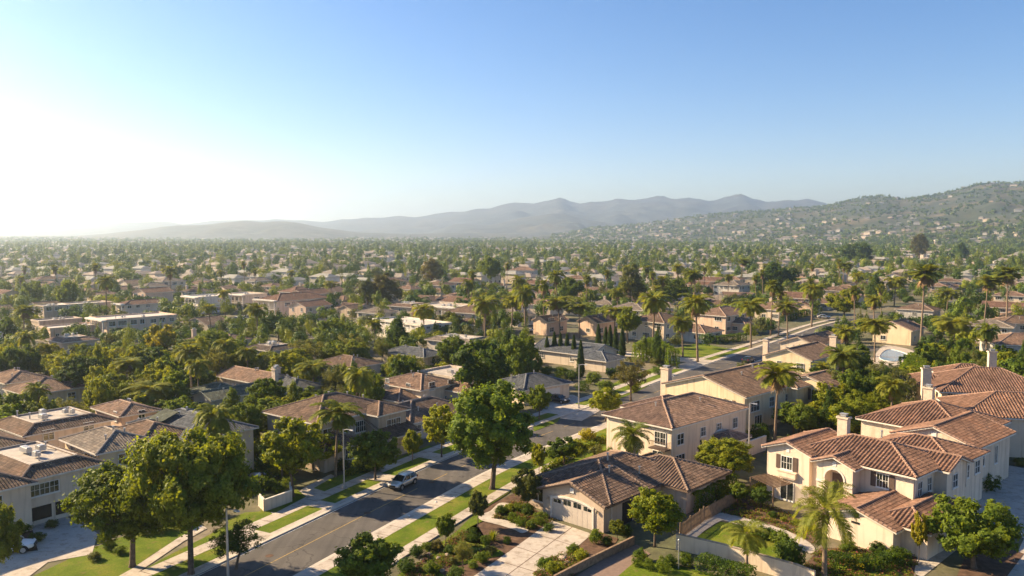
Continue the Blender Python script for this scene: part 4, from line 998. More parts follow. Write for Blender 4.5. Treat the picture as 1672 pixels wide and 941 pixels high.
def limbs(rng, LC, h0, base_r, n_l, lean=(0, 0), n=7):
    mb = MB(); top = Vector((lean[0], lean[1], h0))
    flare = [(0,0,-.4),(0,0,.0),(lean[0]*.15,lean[1]*.15,.5),(lean[0]*.5,lean[1]*.5,h0*.6),tuple(top)]
    mb.tube(flare, [base_r*1.5,base_r*1.35,base_r,base_r*.85,base_r*.8], 9)
    idx = rng.permutation(len(LC))[:n_l]
    for k in idx:
        t = Vector(LC[k]); 
        if t.z < h0*.8: t.z = h0*.9+.3
        m1 = top*.62 + t*.38 + Vector((rng.normal(), rng.normal(), 0))*.15*abs(t.z-h0)*.3; m1.z += (t.z-h0)*.05
        m2 = top*.28 + t*.72 + Vector((rng.normal(), rng.normal(), rng.normal()))*.12*abs(t.z-h0)*.3
        mb.tube([top - Vector((0,0,.25)), m1, m2, t], [base_r*.55, base_r*.36, base_r*.2, base_r*.06], n-1)
    return mb
PROT = {}; KIDS = {}
def tree_proto(key, seed, H, rx, zc, rz, nl, n, leaf, tr, nlimb=9, lr=.27, mats='l_mid', flat=.3, taper=0., bark='bark', shell=.74, h0=None, fill=.12, asp=.62):
    rng = np.random.default_rng(seed)
    P, nr, s, LC = crown(rng, rx, rz, zc, nl, n, lr, leaf, shell, flat, taper, fill)
    P2 = P; m = quads_mesh('crown', P2, nr, s, asp, [M[mats]], rng)
    mb = limbs(rng, LC, h0 or (zc-rz*.62), tr, nlimb, (rng.normal()*.2, rng.normal()*.2))
    PROT[key] = dict(crown=m, trunk=mb.mesh('trunk', M[bark], True), H=zc+rz, R=rx)
    return PROT[key]
def palm_proto(key, seed, H, nf=26, L=3.2, nleaf=26, tr=.22, mats='l_palm', droop=1.0, skirt=True, up=.9, lw=.07, ll=.85):
    rng = np.random.default_rng(seed)
    V = []; F = []; mb = MB()
    bend = rng.normal(size=2)*H*.02
    mb.tube([(0,0,-.3),(0,0,.4),(bend[0]*.4,bend[1]*.4,H*.35),(bend[0],bend[1],H*.7),(bend[0],bend[1],H)], [tr*1.6,tr*1.15,tr,tr*.82,tr*.9], 9)
    mb.tube([(bend[0],bend[1],H-.9),(bend[0],bend[1],H-.3),(bend[0],bend[1],H+.35)], [tr*1.1,tr*1.9,tr*.9], 9)
    top = np.array([bend[0], bend[1], H+.1])
    for i in range(nf):
        az = i*2.39996 + rng.normal()*.15; k = i/nf
        el = (1.25 - 1.75*k**1.1)*up + rng.normal()*.08; Lf = L*rng.uniform(.85, 1.12)*(.8+.2*math.sin(math.pi*min(1, k+.2)))
        pts = []; p = top.copy(); e = el; st = 12
        for s_ in range(st+1):
            pts.append(p.copy()); dvec = np.array([math.cos(az)*math.cos(e), math.sin(az)*math.cos(e), math.sin(e)])
            p = p + dvec*Lf/st; e -= droop*(.07+.10*(s_/st))*(1.1 if e > -1.2 else 0)
        pts = np.array(pts)
        # rachis as thin blade
        side0 = np.array([-math.sin(az), math.cos(az), 0])
        for s_ in range(st):
            a, b = pts[s_], pts[s_+1]; w = .045*(1-s_/st*.8); bs = len(V); V += [a-side0*w, a+side0*w, b+side0*w, b-side0*w]; F.append((bs,bs+1,bs+2,bs+3))
        for j in range(nleaf):
            t = .12+.88*j/nleaf; x = t*st; i0 = min(int(x), st-1); q = pts[i0]+(pts[i0+1]-pts[i0])*(x-i0)
            fw = unit(pts[i0+1]-pts[i0]); upv = unit(np.cross(side0, fw)); upv = upv if upv[2] > 0 else -upv
            ln = ll*math.sin(math.pi*(.12+.8*t))**.7*rng.uniform(.85, 1.15)*L/3.2
            for sg in (-1, 1):
                dv = unit(side0*sg*.85 + fw*.55 + upv*.25 + rng.normal(size=3)*.06)
                tip = q + dv*ln + np.array([0, 0, -ln*(.22+.2*rng.random())]); mid = q + dv*ln*.55 + np.array([0, 0, -ln*.05])
                wd = fw*lw*1.25; bs = len(V)
                V += [q-wd*.6, q+wd*.6, mid+wd, mid-wd]; F.append((bs,bs+1,bs+2,bs+3))
                bs = len(V); V += [mid-wd, mid+wd, tip+wd*.15, tip-wd*.15]; F.append((bs,bs+1,bs+2,bs+3))
    m = raw_mesh('fronds', np.array(V), np.array(F), [M[mats]])
    ps = dict(crown=m, trunk=mb.mesh('trunk', M['barkp'], True), H=H+L*.55, R=L*.85)
    if skirt:
        V = []; F = []
        for i in range(90):
            az = rng.random()*6.283; z = H-.2-rng.random()*.9; r0 = tr*1.1; a = np.array([math.cos(az), math.sin(az), 0]); sd_ = np.array([-a[1], a[0], 0])*.09
            b = top*np.array([1,1,0])+a*r0+np.array([0,0,z]); c = b+a*.55+np.array([0,0,-1.0-rng.random()*.6]); bs = len(V); V += [b-sd_, b+sd_, c+sd_*.3, c-sd_*.3]; F.append((bs,bs+1,bs+2,bs+3))
        ps['skirt'] = raw_mesh('dead_fronds', np.array(V), np.array(F), [M['skirt']])
    PROT[key] = ps; return ps
# heroes
tree_proto('hero1', 11, 13, 6.6, 8.1, 5.2, 95, 60000, .17, .3, 18, .17, 'l_dark', .35, shell=.84)
tree_proto('hero2', 12, 12, 5.4, 7.2, 4.9, 80, 50000, .165, .28, 15, .18, 'l_dark', .3, shell=.83)
tree_proto('hero3', 13, 13, 4.6, 7.6, 5.2, 80, 48000, .16, .28, 15, .18, 'l_mid', .2, shell=.83)
# street trees
for i in range(6):
    tree_proto('mid%d' % i, 30+i, 9, 3.4, 5.4, 3.5, 46+5*i, 12000, .19, .16, 12, .19 + .015*(i % 3), 'l_mid', .25, shell=.8 + .03*(i % 2))
for i in range(3): tree_proto('round%d' % i, 50+i, 9, 4.6, 5.2, 4.1, 48, 13000, .22, .3, 6, .22, 'l_dark', .15, shell=.82, fill=.2)
for i in range(3): tree_proto('olive%d' % i, 60+i, 7, 3.4, 4.6, 2.9, 34, 7000, .14, .17, 16, .2, 'l_olive', .3, shell=.8, fill=.3, asp=.4)
for i in range(3): tree_proto('euca%d' % i, 70+i, 15, 3.6, 9.2, 6.2, 30, 12000, .22, .3, 12, .23, 'l_brown', .0, taper=.35, shell=.84, h0=5., asp=.4)
for i in range(2): tree_proto('coni%d' % i, 80+i, 12, 3.0, 6.4, 6.0, 34, 9000, .2, .22, 8, .22, 'l_dark', .0, taper=.55, shell=.8, h0=3., asp=.35)
def simple_proto(key, fn, mats): PROT[key] = dict(crown=fn, R=1, H=1); return
def shrub_mesh(seed, n=2600, leaf=.075, nl=16, flat=.25, lr=.42, shell=.6):
    rng = np.random.default_rng(seed); P, nr, s, LC = crown(rng, 1., 1., .78, nl, n, lr, leaf, shell, flat, 0, .12)
    P[:, 2] = np.maximum(P[:, 2], .02); return quads_mesh('shrub', P, nr, s, .65, [M['l_hedge']], rng)
SHR = [shrub_mesh(90+i) for i in range(4)] + [shrub_mesh(95, 3200, .05, 60, .2, .2, .86), shrub_mesh(96, 3200, .05, 70, .2, .2, .86)]
def agave_mesh(seed, n=70):
    rng = np.random.default_rng(seed); V = []; F = []
    for i in range(n):
        az = i*2.4; el = 1.4-1.3*(i/n); a = np.array([math.cos(az)*math.cos(el), math.sin(az)*math.cos(el), math.sin(el)]); s_ = np.array([-math.sin(az), math.cos(az), 0])*.06
        o_ = np.array([0,0,.1]); mid = o_+a*.55; tip = o_+a*1.05+np.array([0,0,-.12]); b = len(V); V += [o_-s_*.6,o_+s_*.6,mid+s_,mid-s_]; F.append((b,b+1,b+2,b+3)); b = len(V); V += [mid-s_,mid+s_,tip+s_*.1,tip-s_*.1]; F.append((b,b+1,b+2,b+3))
    return raw_mesh('agave', np.array(V), np.array(F), [M['l_palm']])
AGV = [agave_mesh(1), agave_mesh(2)]
palm_proto('queen0', 101, 8.6, 26, 3.4, 30); palm_proto('queen1', 102, 9.4, 24, 3.1, 28, droop=.9); palm_proto('queen2', 103, 7.8, 28, 3.5, 28, mats='l_palmy', droop=1.15)
palm_proto('near0', 104, 5.0, 20, 3.9, 44, .22, 'l_palmy', 1.0, False, .95, .032, .95); palm_proto('near1', 105, 4.2, 20, 3.0, 36, .17, 'l_palm', 1.1, False, .9, .035, .8)
palm_proto('squat', 106, 1.3, 30, 3.3, 34, .3, 'l_palm', .85, False, .9, .035, .9)
palm_proto('fan0', 107, 12.5, 34, 2.0, 16, .2, 'l_palm', .75, True, 1.1, .1, .8); palm_proto('fan1', 108, 11, 30, 2.2, 16, .2, 'l_palmy', .8, True, 1.1, .1, .8)
VEG = []       # everything planted: dict(o, kind, p, h, r, label, base)
_first = {}
def plant(key, x, y, H=None, Wd=None, mat=None, name='broadleaf_tree', cat='tree', label=None, look=None, group=None, rot=None, z=0., rng=random.Random(5)):
    """one tree: an Empty at its foot, with trunk and crown"""
    p = PROT[key]; s = (H/p['H']) if H else 1.; sx = (Wd/2/p['R']) if Wd else s
    root = empty(name, (x, y, z), rng.uniform(0, 6.283) if rot is None else rot); root.scale = (sx, sx, s)
    t = link('trunk', p['trunk'], root)
    if 'palm' in name: t.scale = (s/sx*.8, s/sx*.8, 1)
    c = link('fronds' if 'palm' in name else 'crown', p['crown'], root)
    if mat:
        c.material_slots[0].link = 'OBJECT'; c.material_slots[0].material = M[mat]
    if 'skirt' in p: link('dead_fronds', p['skirt'], root)
    tag(root, label, cat, group)
    VEG.append(dict(o=root, p=Vector((x, y)), h=H or p['H'], r=(Wd/2 if Wd else p['R']*s), label=label, look=look, cat=cat)); return root
def plant_px(key, bx, by, ty, wpx=None, **k):
    """foot pixel, top pixel row, crown width in pixels"""
    g = at(bx, by); d = g.y; t = at_depth(bx, ty, d); H = max(1.5, t.z); Wd = wpx*d/FPX*1.0 if wpx else None
    return plant(key, g.x, g.y, H, Wd, **k)
def bush(mesh, x, y, r, h, mat='l_hedge', name='shrub', cat='shrub', label=None, look=None, group=None, rng=random.Random(7)):
    o = link(name, mesh, None, (x, y, 0)); o.scale = (r, r, h/1.75); o.rotation_euler = (0, 0, rng.uniform(0, 6.28))
    if mat: o.material_slots[0].link = 'OBJECT'; o.material_slots[0].material = M[mat]
    tag(o, label, cat, group); VEG.append(dict(o=o, p=Vector((x, y)), h=h, r=r, label=label, look=look, cat=cat)); return o
def bush_px(i, bx, by, wpx, hpx, mat='l_hedge', **k):
    g = at(bx, by); s = g.y/FPX; return bush(SHR[i] if i >= 0 else AGV[-i-1], g.x, g.y, wpx*s/2, hpx*s*.92, mat, **k)
# ---- the trees one can point to.  key, foot x, foot y, top y, crown width px, leaf, label
T = [
('hero1',312,940,698,222,'l_hero','largest spreading tree on the left verge, trunk rising from sunlit grass'),
('hero2',216,926,748,186,'l_hero','second great tree, just left of the largest one beside the garden path'),
('hero3',803,800,624,150,'l_hero2','tall full-crowned tree between the road and the double-garage house'),
('mid0',479,812,682,104,'l_bright','yellow-green tree on the left sidewalk in front of the big tan house'),
('mid1',613,785,702,84,'l_mid','small round tree on the verge beside the silver car'),
('mid2',673,757,701,36,'l_bright','slender young tree on the left verge between two bigger trees'),
('mid3',721,748,660,64,'l_bright','upright tree left of the tallest roadside tree, far side of the road'),
('hero2',-2,958,820,80,'l_hero','dark tree cut by the bottom left corner'),
('mid4',600,975,874,112,'l_mid','dense low dark tree at the bottom edge beside the right sidewalk'),
('olive0',385,930,852,96,'l_dark','low spreading tree at the kerb in front of the bottom-left street lamp'),
('mid5',1069,893,801,88,'l_bright','yellow-green tree between the garage house and the wooden fence'),
('round0',1590,928,811,138,'l_mid','domed green tree on the shaded drive at bottom right'),
('mid0',1500,918,838,28,'l_gold','thin yellow-green tree against the villa\'s low garage wall'),
('mid2',880,686,627,46,'l_mid','small tree on the verge near the dark parked car'),
('olive1',1030,655,584,68,'l_brown','sparse brownish tree at the bend of the road'),
('mid4',988,688,634,58,'l_bright','yellow-green tree beside the road bend, left of the cream two-storey house'),
('mid1',785,668,553,100,'l_dark','big dense dark tree behind the red-brown gabled house'),
('round1',850,640,545,66,'l_mid','rounded green tree behind the great street tree'),
('round2',738,603,549,54,'l_mid','round tree in front of the white-capped house'),
('round0',541,572,520,64,'l_mid','round vivid green tree left of centre among palms'),
('round1',1268,482,431,72,'l_dark','very dark round tree right of the grey-roofed white villa'),
('round2',1399,434,396,58,'l_dark','dark domed tree in the right middle distance'),
('euca0',1500,428,382,36,'l_brown','brown-green columnar tree beside the small white villa'),
('euca1',628,505,447,64,'l_brown','bronze-tinted tall tree clump left of the galleried block'),
('euca2',600,506,455,40,'l_olive','paler tall tree joined to the left of the bronze-tinted clump'),
('euca1',1030,506,434,56,'l_olive','tall airy tree standing above the palm avenue'),
('euca0',705,470,422,44,'l_brown','bronze airy tree with a visible forked trunk in the left middle distance'),
('mid5',800,470,418,36,'l_mid','upright green tree left of the red-trimmed white villa'),
('mid0',1376,528,474,60,'l_bright','yellow-green round tree beside the curving street at right'),
('olive2',1440,648,588,68,'l_olive','grey-olive tree behind the upper tiled villa\'s chimney'),
('olive0',503,606,553,66,'l_olive','dull olive-brown tree left of centre'),
('olive1',570,592,545,52,'l_olive','second dull olive tree, right of the first near the round vivid tree'),
('mid3',437,684,617,70,'l_mid','bushy tree between the green-roofed house and the big tan house'),
('mid5',631,660,617,50,'l_mid','small bushy tree behind the big tan house roof'),
('hero3',140,652,582,82,'l_dark','dark broad tree in the left background above the yellow house'),
('coni0',650,580,514,56,'l_dark','dark layered tree beside the small slate-roofed house'),
('mid4',735,545,509,46,'l_olive','olive-green tree in front of the galleried block'),
('coni1',1430,500,446,44,'l_dark','spreading dark conifer in the right middle distance'),
('mid2',1025,560,500,44,'l_bright','yellow-green tree among the avenue palms'),
('mid1',860,835,764,52,'l_olive','young tree by the left corner of the double-garage house'),
('mid2',780,862,800,36,'l_olive','small leaning ornamental tree on the garden lawn'),
('mid5',728,893,838,34,'l_mid','small double-stemmed tree on the lawn edge by the sidewalk'),
('olive2',756,932,882,38,'l_olive','little pale-tipped tree in the planting bed beside the drive'),
('mid0',920,760,715,58,'l_dark','cluster of dark small trees behind the double-garage house roof'),
('mid3',880,775,724,26,'l_bright','spiky young tree beside the right sidewalk'),
('mid4',1206,826,788,34,'l_mid','small tree at the far end of the wooden fence'),
('mid5',1242,833,795,34,'l_dark','clipped ball tree by the villa\'s left corner'),
('mid1',1008,882,848,28,'l_palm','palm-like young tree at the right corner of the garage house'),
('coni0',222,612,560,60,'l_bright','feathery yellow-green tree in the left middle distance'),
('mid0',265,595,530,56,'l_gold','golden backlit tree above the townhouses on the left'),
('hero2',350,600,540,70,'l_mid','wide green tree below the hazy flats left of centre'),
('mid1',455,560,515,54,'l_mid','green tree right of the left-hand palm pair'),
('mid3',75,615,560,60,'l_gold','golden backlit tree at the far left'),
('round1',8,575,520,52,'l_dark','dusky tree cut by the left edge in the haze'),
('round0',54,505,458,34,'l_mid','ball-shaped hazy tree on a clear stem at the far left'),
('round2',112,510,458,36,'l_mid','second ball-shaped hazy tree, right of the first'),
('hero3',1185,790,716,100,'l_bright','big feathery bush-like tree between the cream two-storey house and the villa'),
('round0',1139,752,715,28,'l_dark','dark egg-shaped clipped tree against the cream two-storey house'),
('mid4',1310,720,660,50,'l_mid','green tree left of the villa chimney'),
('mid5',1345,700,655,60,'l_bright','leafy yellow-green tree behind the villa roof'),
('coni1',1570,430,395,30,'l_dark','dark pointed tree near the long low villa'),
('mid2',930,500,452,48,'l_mid','green tree behind the small peach gable'),
('mid3',1100,505,455,50,'l_mid','green tree left of the peach two-storey house'),
('mid4',1330,650,600,40,'l_dark','dark tree at the right end of the corner chimney house'),
]
for k_, bx, by, ty, wp, mt, lb in T: plant_px(k_, bx, by, ty, wp, mat=mt, label=lb)
PALMS = [
('queen0',548,779,655,84,'l_palmy','tall palm in front of the big tan house'),
('queen1',1265,722,590,84,'l_palm','tall palm in front of the corner chimney house'),
('squat',1031,722,664,90,'l_palm','squat palm in a round planter beside the cream two-storey house'),
('queen0',1374,660,563,72,'l_palm','palm with full head right of the corner chimney house'),
('near0',1346,948,792,112,'l_palm','large near palm in front of the arched-entry villa'),
('near1',1219,940,850,84,'l_palm','small palm standing before the low white wall'),
('queen2',511,651,588,64,'l_palmy','bright palm behind the big tan house'),
('queen1',207,648,584,58,'l_palm','palm above the little hip-roofed house at left'),
('queen0',323,618,552,48,'l_palmy','palm in the left middle distance beyond the townhouses'),
('queen2',247,690,622,78,'l_palmy','bushy low palm in front of the green-roofed house'),
('queen1',345,552,495,32,'l_palm','thin palm below the white corner flats'),
('queen0',419,560,494,38,'l_palmy','palm left of centre, above the flat-capped grey house'),
('queen1',612,574,521,32,'l_palm','thin palm left of the dark layered tree'),
('queen2',693,558,494,44,'l_palmy','palm in front of the galleried block, left of the group'),
('queen0',792,569,481,58,'l_palm','tallest palm right of the galleried block'),
('queen1',835,547,480,44,'l_palm','palm between two taller palms right of the galleried block'),
('queen2',858,552,461,44,'l_palm','tall palm in front of the small peach gable, on its left'),
('queen0',914,548,482,56,'l_palm','first palm of the avenue, above the cypress row'),
('queen1',946,552,494,48,'l_palm','second palm of the avenue above the cypress row'),
('queen2',1003,553,498,52,'l_palm','palm above the second clump of cypresses'),
('queen0',1066,575,474,58,'l_palm','tall palm in front of the shaded-porch house'),
('queen1',1139,592,478,56,'l_palm','tallest palm beside the side street opening'),
('queen2',1115,583,513,48,'l_palmy','shorter palm just left of the side street opening'),
('queen0',1226,569,485,58,'l_palm','palm in front of the peach two-storey house'),
('queen1',1286,560,490,48,'l_palm','palm beside the street, left of the twin-chimney house'),
('queen2',1325,534,460,44,'l_palm','palm above the house uphill of the twin chimneys'),
('queen0',1428,592,518,64,'l_palmy','palm directly left of the swimming pool'),
('fan0',1503,568,436,62,'l_palm','tallest palm on the right, rising behind the hedge'),
('queen2',1557,582,516,72,'l_palmy','broad yellow-green palm right of the pool hedge'),
('fan1',1643,540,438,52,'l_palm','tall palm at the right edge beyond the hedge house'),
('fan0',1606,545,452,54,'l_palm','palm left of the right-edge palm'),
('queen0',1545,520,470,44,'l_palmy','palm in the right middle distance behind the shaded low house'),
('queen1',1127,505,440,40,'l_palm','spreading palm above the peach two-storey house'),
('fan1',1375,478,430,34,'l_palm','tall palm left of the dark domed tree'),
('fan0',1210,470,424,26,'l_palm','slim palm above the grey-roofed white villa'),
('queen2',1460,500,450,44,'l_palmy','palm beside the spreading dark conifer'),
('fan1',38,575,500,44,'l_palm','hazy tall palm at the far left'),
('fan0',172,490,452,22,'l_palm','hazy palm with layered crown behind the red-hipped flats'),
('queen1',368,520,472,26,'l_palmy','thin palm right of the white corner flats'),
('queen0',540,490,458,24,'l_palmy','small yellow palm right of the long red-roofed flats'),
('queen2',960,440,420,20,'l_palm','tiny palm beside the brown-roofed white villa'),
('queen0',1345,640,590,40,'l_palmy','leaning palm behind the corner chimney house'),
('near1',1308,700,655,46,'l_palmy','low bright palm left of the villa chimney'),
]
for k_, bx, by, ty, wp, mt, lb in PALMS:
    plant_px(k_, bx, by, ty, wp, mat=mt, label=lb, name='palm_tree', cat='palm')
# cypresses
def cyp_mesh(seed):
    rng = np.random.default_rng(seed); n = 5200; z = rng.random(n)**.9; a = rng.random(n)*6.283
    r = (np.minimum(1, z*7)**.6*(1-z)**.62*1.05+.03)*(1+.12*np.sin(a*5+z*20))*rng.uniform(.75, 1.03, n)
    P = np.stack([np.cos(a)*r, np.sin(a)*r, z], 1); nr = unit(np.stack([np.cos(a), np.sin(a), rng.normal(size=n)*.3], 1)+rng.normal(size=(n,3))*.3)
    P[:, 2] = P[:, 2]*10; r2 = P.copy(); return quads_mesh('cypress', r2, nr, rng.uniform(.1, .2, n), .6, [M['l_cyp']], rng)
CY = [cyp_mesh(1), cyp_mesh(2)]
cyl = [(893,590,549),(905,590,541),(915,591,543),(926,592,543),(937,595,546),(948,616,555),(977,572,528),(989,576,533),(996,577,530),(1005,578,533),(1016,583,533)]
for i, (bx, by, ty) in enumerate(cyl):
    g = at(bx, by); h = at_depth(bx, ty, g.y).z; o = link('cypress', CY[i % 2], None, (g.x, g.y, -.1)); o.scale = (.95, .95, h/10)
    o.rotation_euler = (0, 0, i*1.3)
    nm = ['leftmost','second from the left','third from the left','fourth from the left','fifth from the left','rightmost and tallest']
    tag(o, (nm[i] + ' of the six dark cypresses before the slate gable house') if i < 6 else (['leftmost','second','third','fourth','rightmost'][i-6] + ' of the five cypresses beside the clipped hedge'), 'cypress', 'cypresses by the slate gable house' if i < 6 else 'cypresses beside the hedge')
    VEG.append(dict(o=o, p=Vector((g.x, g.y)), h=h, r=.8, label='x', look=None, cat='cypress'))
# hedges: leafy boxes along a line
def hedge(pts, w, h, label, mat='l_hedge', dens=130, leaf=.085, name='hedge', seed=0):
    rng = np.random.default_rng(seed+len(pts)*7+int(abs(pts[0][0])*10)); Ps = []; Ns = []
    for a, b in zip(pts, pts[1:]):
        a = np.array([a[0], a[1]]); b = np.array([b[0], b[1]]); L = np.linalg.norm(b-a); d = (b-a)/L; nn = np.array([d[1], -d[0]])
        n = int(dens*L*(2*h+w)); t = rng.random(n)*L; q = rng.random(n)*(2*h+w)
        off = np.where(q < h, -w/2, np.where(q > h+w, w/2, q-h-w/2)); z = np.where(q < h, q, np.where(q > h+w, 2*h+w-q, h))
        wob = .12*np.sin(t*2.1+z)+.1*np.sin(t*5.3); off = off*(1+wob)+rng.normal(size=n)*.05; z = z*(1+.06*np.sin(t*1.7))+rng.normal(size=n)*.05
        P = np.stack([a[0]+d[0]*t+nn[0]*off, a[1]+d[1]*t+nn[1]*off, np.maximum(z, .02)], 1)
        N_ = np.where((np.abs(off) > w/2*.8)[:, None], np.stack([nn[0]*np.sign(off), nn[1]*np.sign(off), off*0], 1), np.array([0, 0, 1.]))
        Ps.append(P); Ns.append(unit(N_+rng.normal(size=(n, 3))*.55))
    P = np.concatenate(Ps); N_ = np.concatenate(Ns)
    o = link(name, quads_mesh(name, P, N_, rng.uniform(.6, 1.4, len(P))*leaf, .65, [M[mat]], rng)); tag(o, label, 'hedge')
    return o
hedge([at(1040,592), at(1066,580), at(1100,603)], 2.2, 4.2, 'tall clipped hedge at the street corner beside the cypresses', 'l_hedge', 60, .13)
hedge([at(1478,618), at(1520,600), at(1600,606), at(1680,612)], 3.0, 4.0, 'long tall dark hedge between the pool and the upper tiled villa', 'l_dark', 50, .14)
hedge([at(1488,640), at(1500,612)], 3.5, 4.6, 'high hedge end block beside the swimming pool', 'l_hedge', 50, .14)
hedge([at(1122,835), at(1160,818), at(1198,803)], 1.6, 2.0, 'leafy hedge along the right flank of the garage house', 'l_hedge', 120, .1)
hedge([at(1140,930), at(1230,955)], 1.5, 1.3, 'dark hedge below the low white wall', 'l_dark', 140)
hedge([at(1220,815), at(1256,800)], 1.2, 1.0, 'low sunlit hedge left of the arched-entry villa', 'l_bright', 140)
hedge([at(1352,925), at(1420,930), at(1480,918)], 1.3, 1.1, 'low hedge along the villa\'s blank garage wall', 'l_dark', 140)
hedge([at(395,812), at(430,798)], 1.6, 1.6, 'clipped hedge left of the big tan house', 'l_hedge', 100)
hedge([at(25,868), at(70,850), at(105,838)], .9, .7, 'low hedge at the foot of the near-left flats', 'l_dark', 140)
hedge([at(1280,525), at(1330,512)], 2., 2.2, 'hedge across the curving street at right', 'l_hedge', 40, .16)
hedge([at(1165,562), at(1215,556)], 2., 2., 'dark hedge in front of the low white-walled house', 'l_dark', 50, .14)
# shrubs near the camera: mesh, x, y, w, h, leaf, label
B = [
(4,883,857,26,26,'l_mid','clipped ball shrub beside the garage door on its left'),(4,851,860,22,20,'l_hedge','clipped shrub in the bed left of the garage'),(5,838,853,20,18,'l_hedge','low clipped shrub behind the clipped one by the curved path'),
(-1,805,884,32,36,'l_palm','spiky shrub beside the garden lawn and drive'),(5,772,884,26,24,'l_dark','dark ball shrub on the lawn edge'),(4,793,890,20,20,'l_hedge','ball shrub beside the spiky shrub'),(0,828,888,18,14,'l_dark','small dark shrub near the drive edge'),
(0,680,910,28,24,'l_dark','dark clump shrub beside the right sidewalk'),(1,712,898,28,20,'l_brown','brown-tinged shrub in the planting bed'),(2,697,900,26,18,'l_mid','low green shrub in the planting bed'),
(3,740,920,20,12,'l_olive','tiny olive shrub at the bed centre'),(1,772,928,22,14,'l_mid','low shrub beside the pale-tipped tree'),(0,950,918,30,26,'l_bright','bright shrub beside the wooden kerb fence'),
(1,905,938,34,28,'l_bright','bright shrub at the right edge of the drive'),(2,973,888,26,30,'l_mid','round shrub at the right of the garage door'),(4,1040,925,20,24,'l_mid','first ball of the shrub row under the yellow-green tree'),
(5,1060,931,20,22,'l_mid','second ball of the shrub row under the yellow-green tree'),(4,1083,935,30,30,'l_mid','largest ball of the shrub row under the yellow-green tree'),(3,1046,915,26,24,'l_hedge','back shrub behind the row of balls'),
(1,1178,815,34,26,'l_bright','sunlit shrub near the roof tip of the garage house'),(4,1462,922,34,34,'l_mid','ball shrub at the villa\'s garage corner'),(2,1400,928,36,26,'l_gold','yellowish shrub before the villa\'s blank wall'),
(0,1300,858,18,12,'l_bright','small bright shrub in the bed below the villa'),(1,1280,852,14,10,'l_bright','tiny bright shrub nearer the villa corner'),(2,1320,865,16,10,'l_dark','small dark shrub right of the bright ones'),
(3,1262,846,16,14,'l_dark','dark little shrub under the villa windows'),(0,1290,930,60,60,'l_dark','big dark shrub between the two near palms'),(4,1612,800,46,30,'l_dark','wide dark shrub beside the shaded drive'),
(5,470,796,28,20,'l_mid','rounded shrub on the planter wall by the tan house'),(1,905,748,34,24,'l_mid','bushy shrub on the right verge by the bend'),(2,940,735,30,22,'l_bright','bright shrub on the right verge nearest the bend'),
(0,960,722,34,26,'l_gold','golden shrub behind the verge lawn'),(3,975,745,30,22,'l_olive','olive shrub at the foot of the cream two-storey house'),(-2,875,760,26,30,'l_palm','spiky plant beside the right sidewalk'),
(4,885,668,24,24,'l_dark','dark shrub by the slate garage house drive'),(2,610,770,40,22,'l_dark','dark shrub bed in front of the big tan house'),(1,560,766,34,22,'l_dark','dark shrub at the tan house corner'),
(0,155,915,26,16,'l_olive','small shrub at the edge of the bottom-left drive'),(3,1545,898,26,20,'l_dark','dark shrub under the domed tree'),
]
B += [(0,872,612,30,22,'l_mid','bush at the left end of the slate gable house'),(1,893,614,26,20,'l_hedge','bush under the leftmost cypress'),(2,915,617,30,22,'l_mid','bush under the middle of the six cypresses'),(3,934,622,26,20,'l_dark','dark bush left of the tallest cypress'),
 (0,968,628,30,24,'l_mid','bush right of the tallest cypress by the slate gable house'),(1,1000,618,26,22,'l_dark','dark bush at the right corner of the slate gable house'),(2,880,628,34,20,'l_dark','dark bush below the cypress row, nearest the slate garage house'),(3,905,632,36,20,'l_hedge','mid-green bush above the slate garage house drive'),
 (1,1035,640,26,18,'l_bright','bright bush beside the bend, right of the sparse brownish tree'),(4,1075,612,22,18,'l_dark','dark ball bush near the corner hedge'),(0,990,640,34,22,'l_hedge','bush on the verge below the slate gable house'),
 (2,1000,745,26,18,'l_mid','bush under the balcony of the cream two-storey house'),(0,868,738,26,18,'l_mid','bush on the lawn right of the tallest roadside tree')]
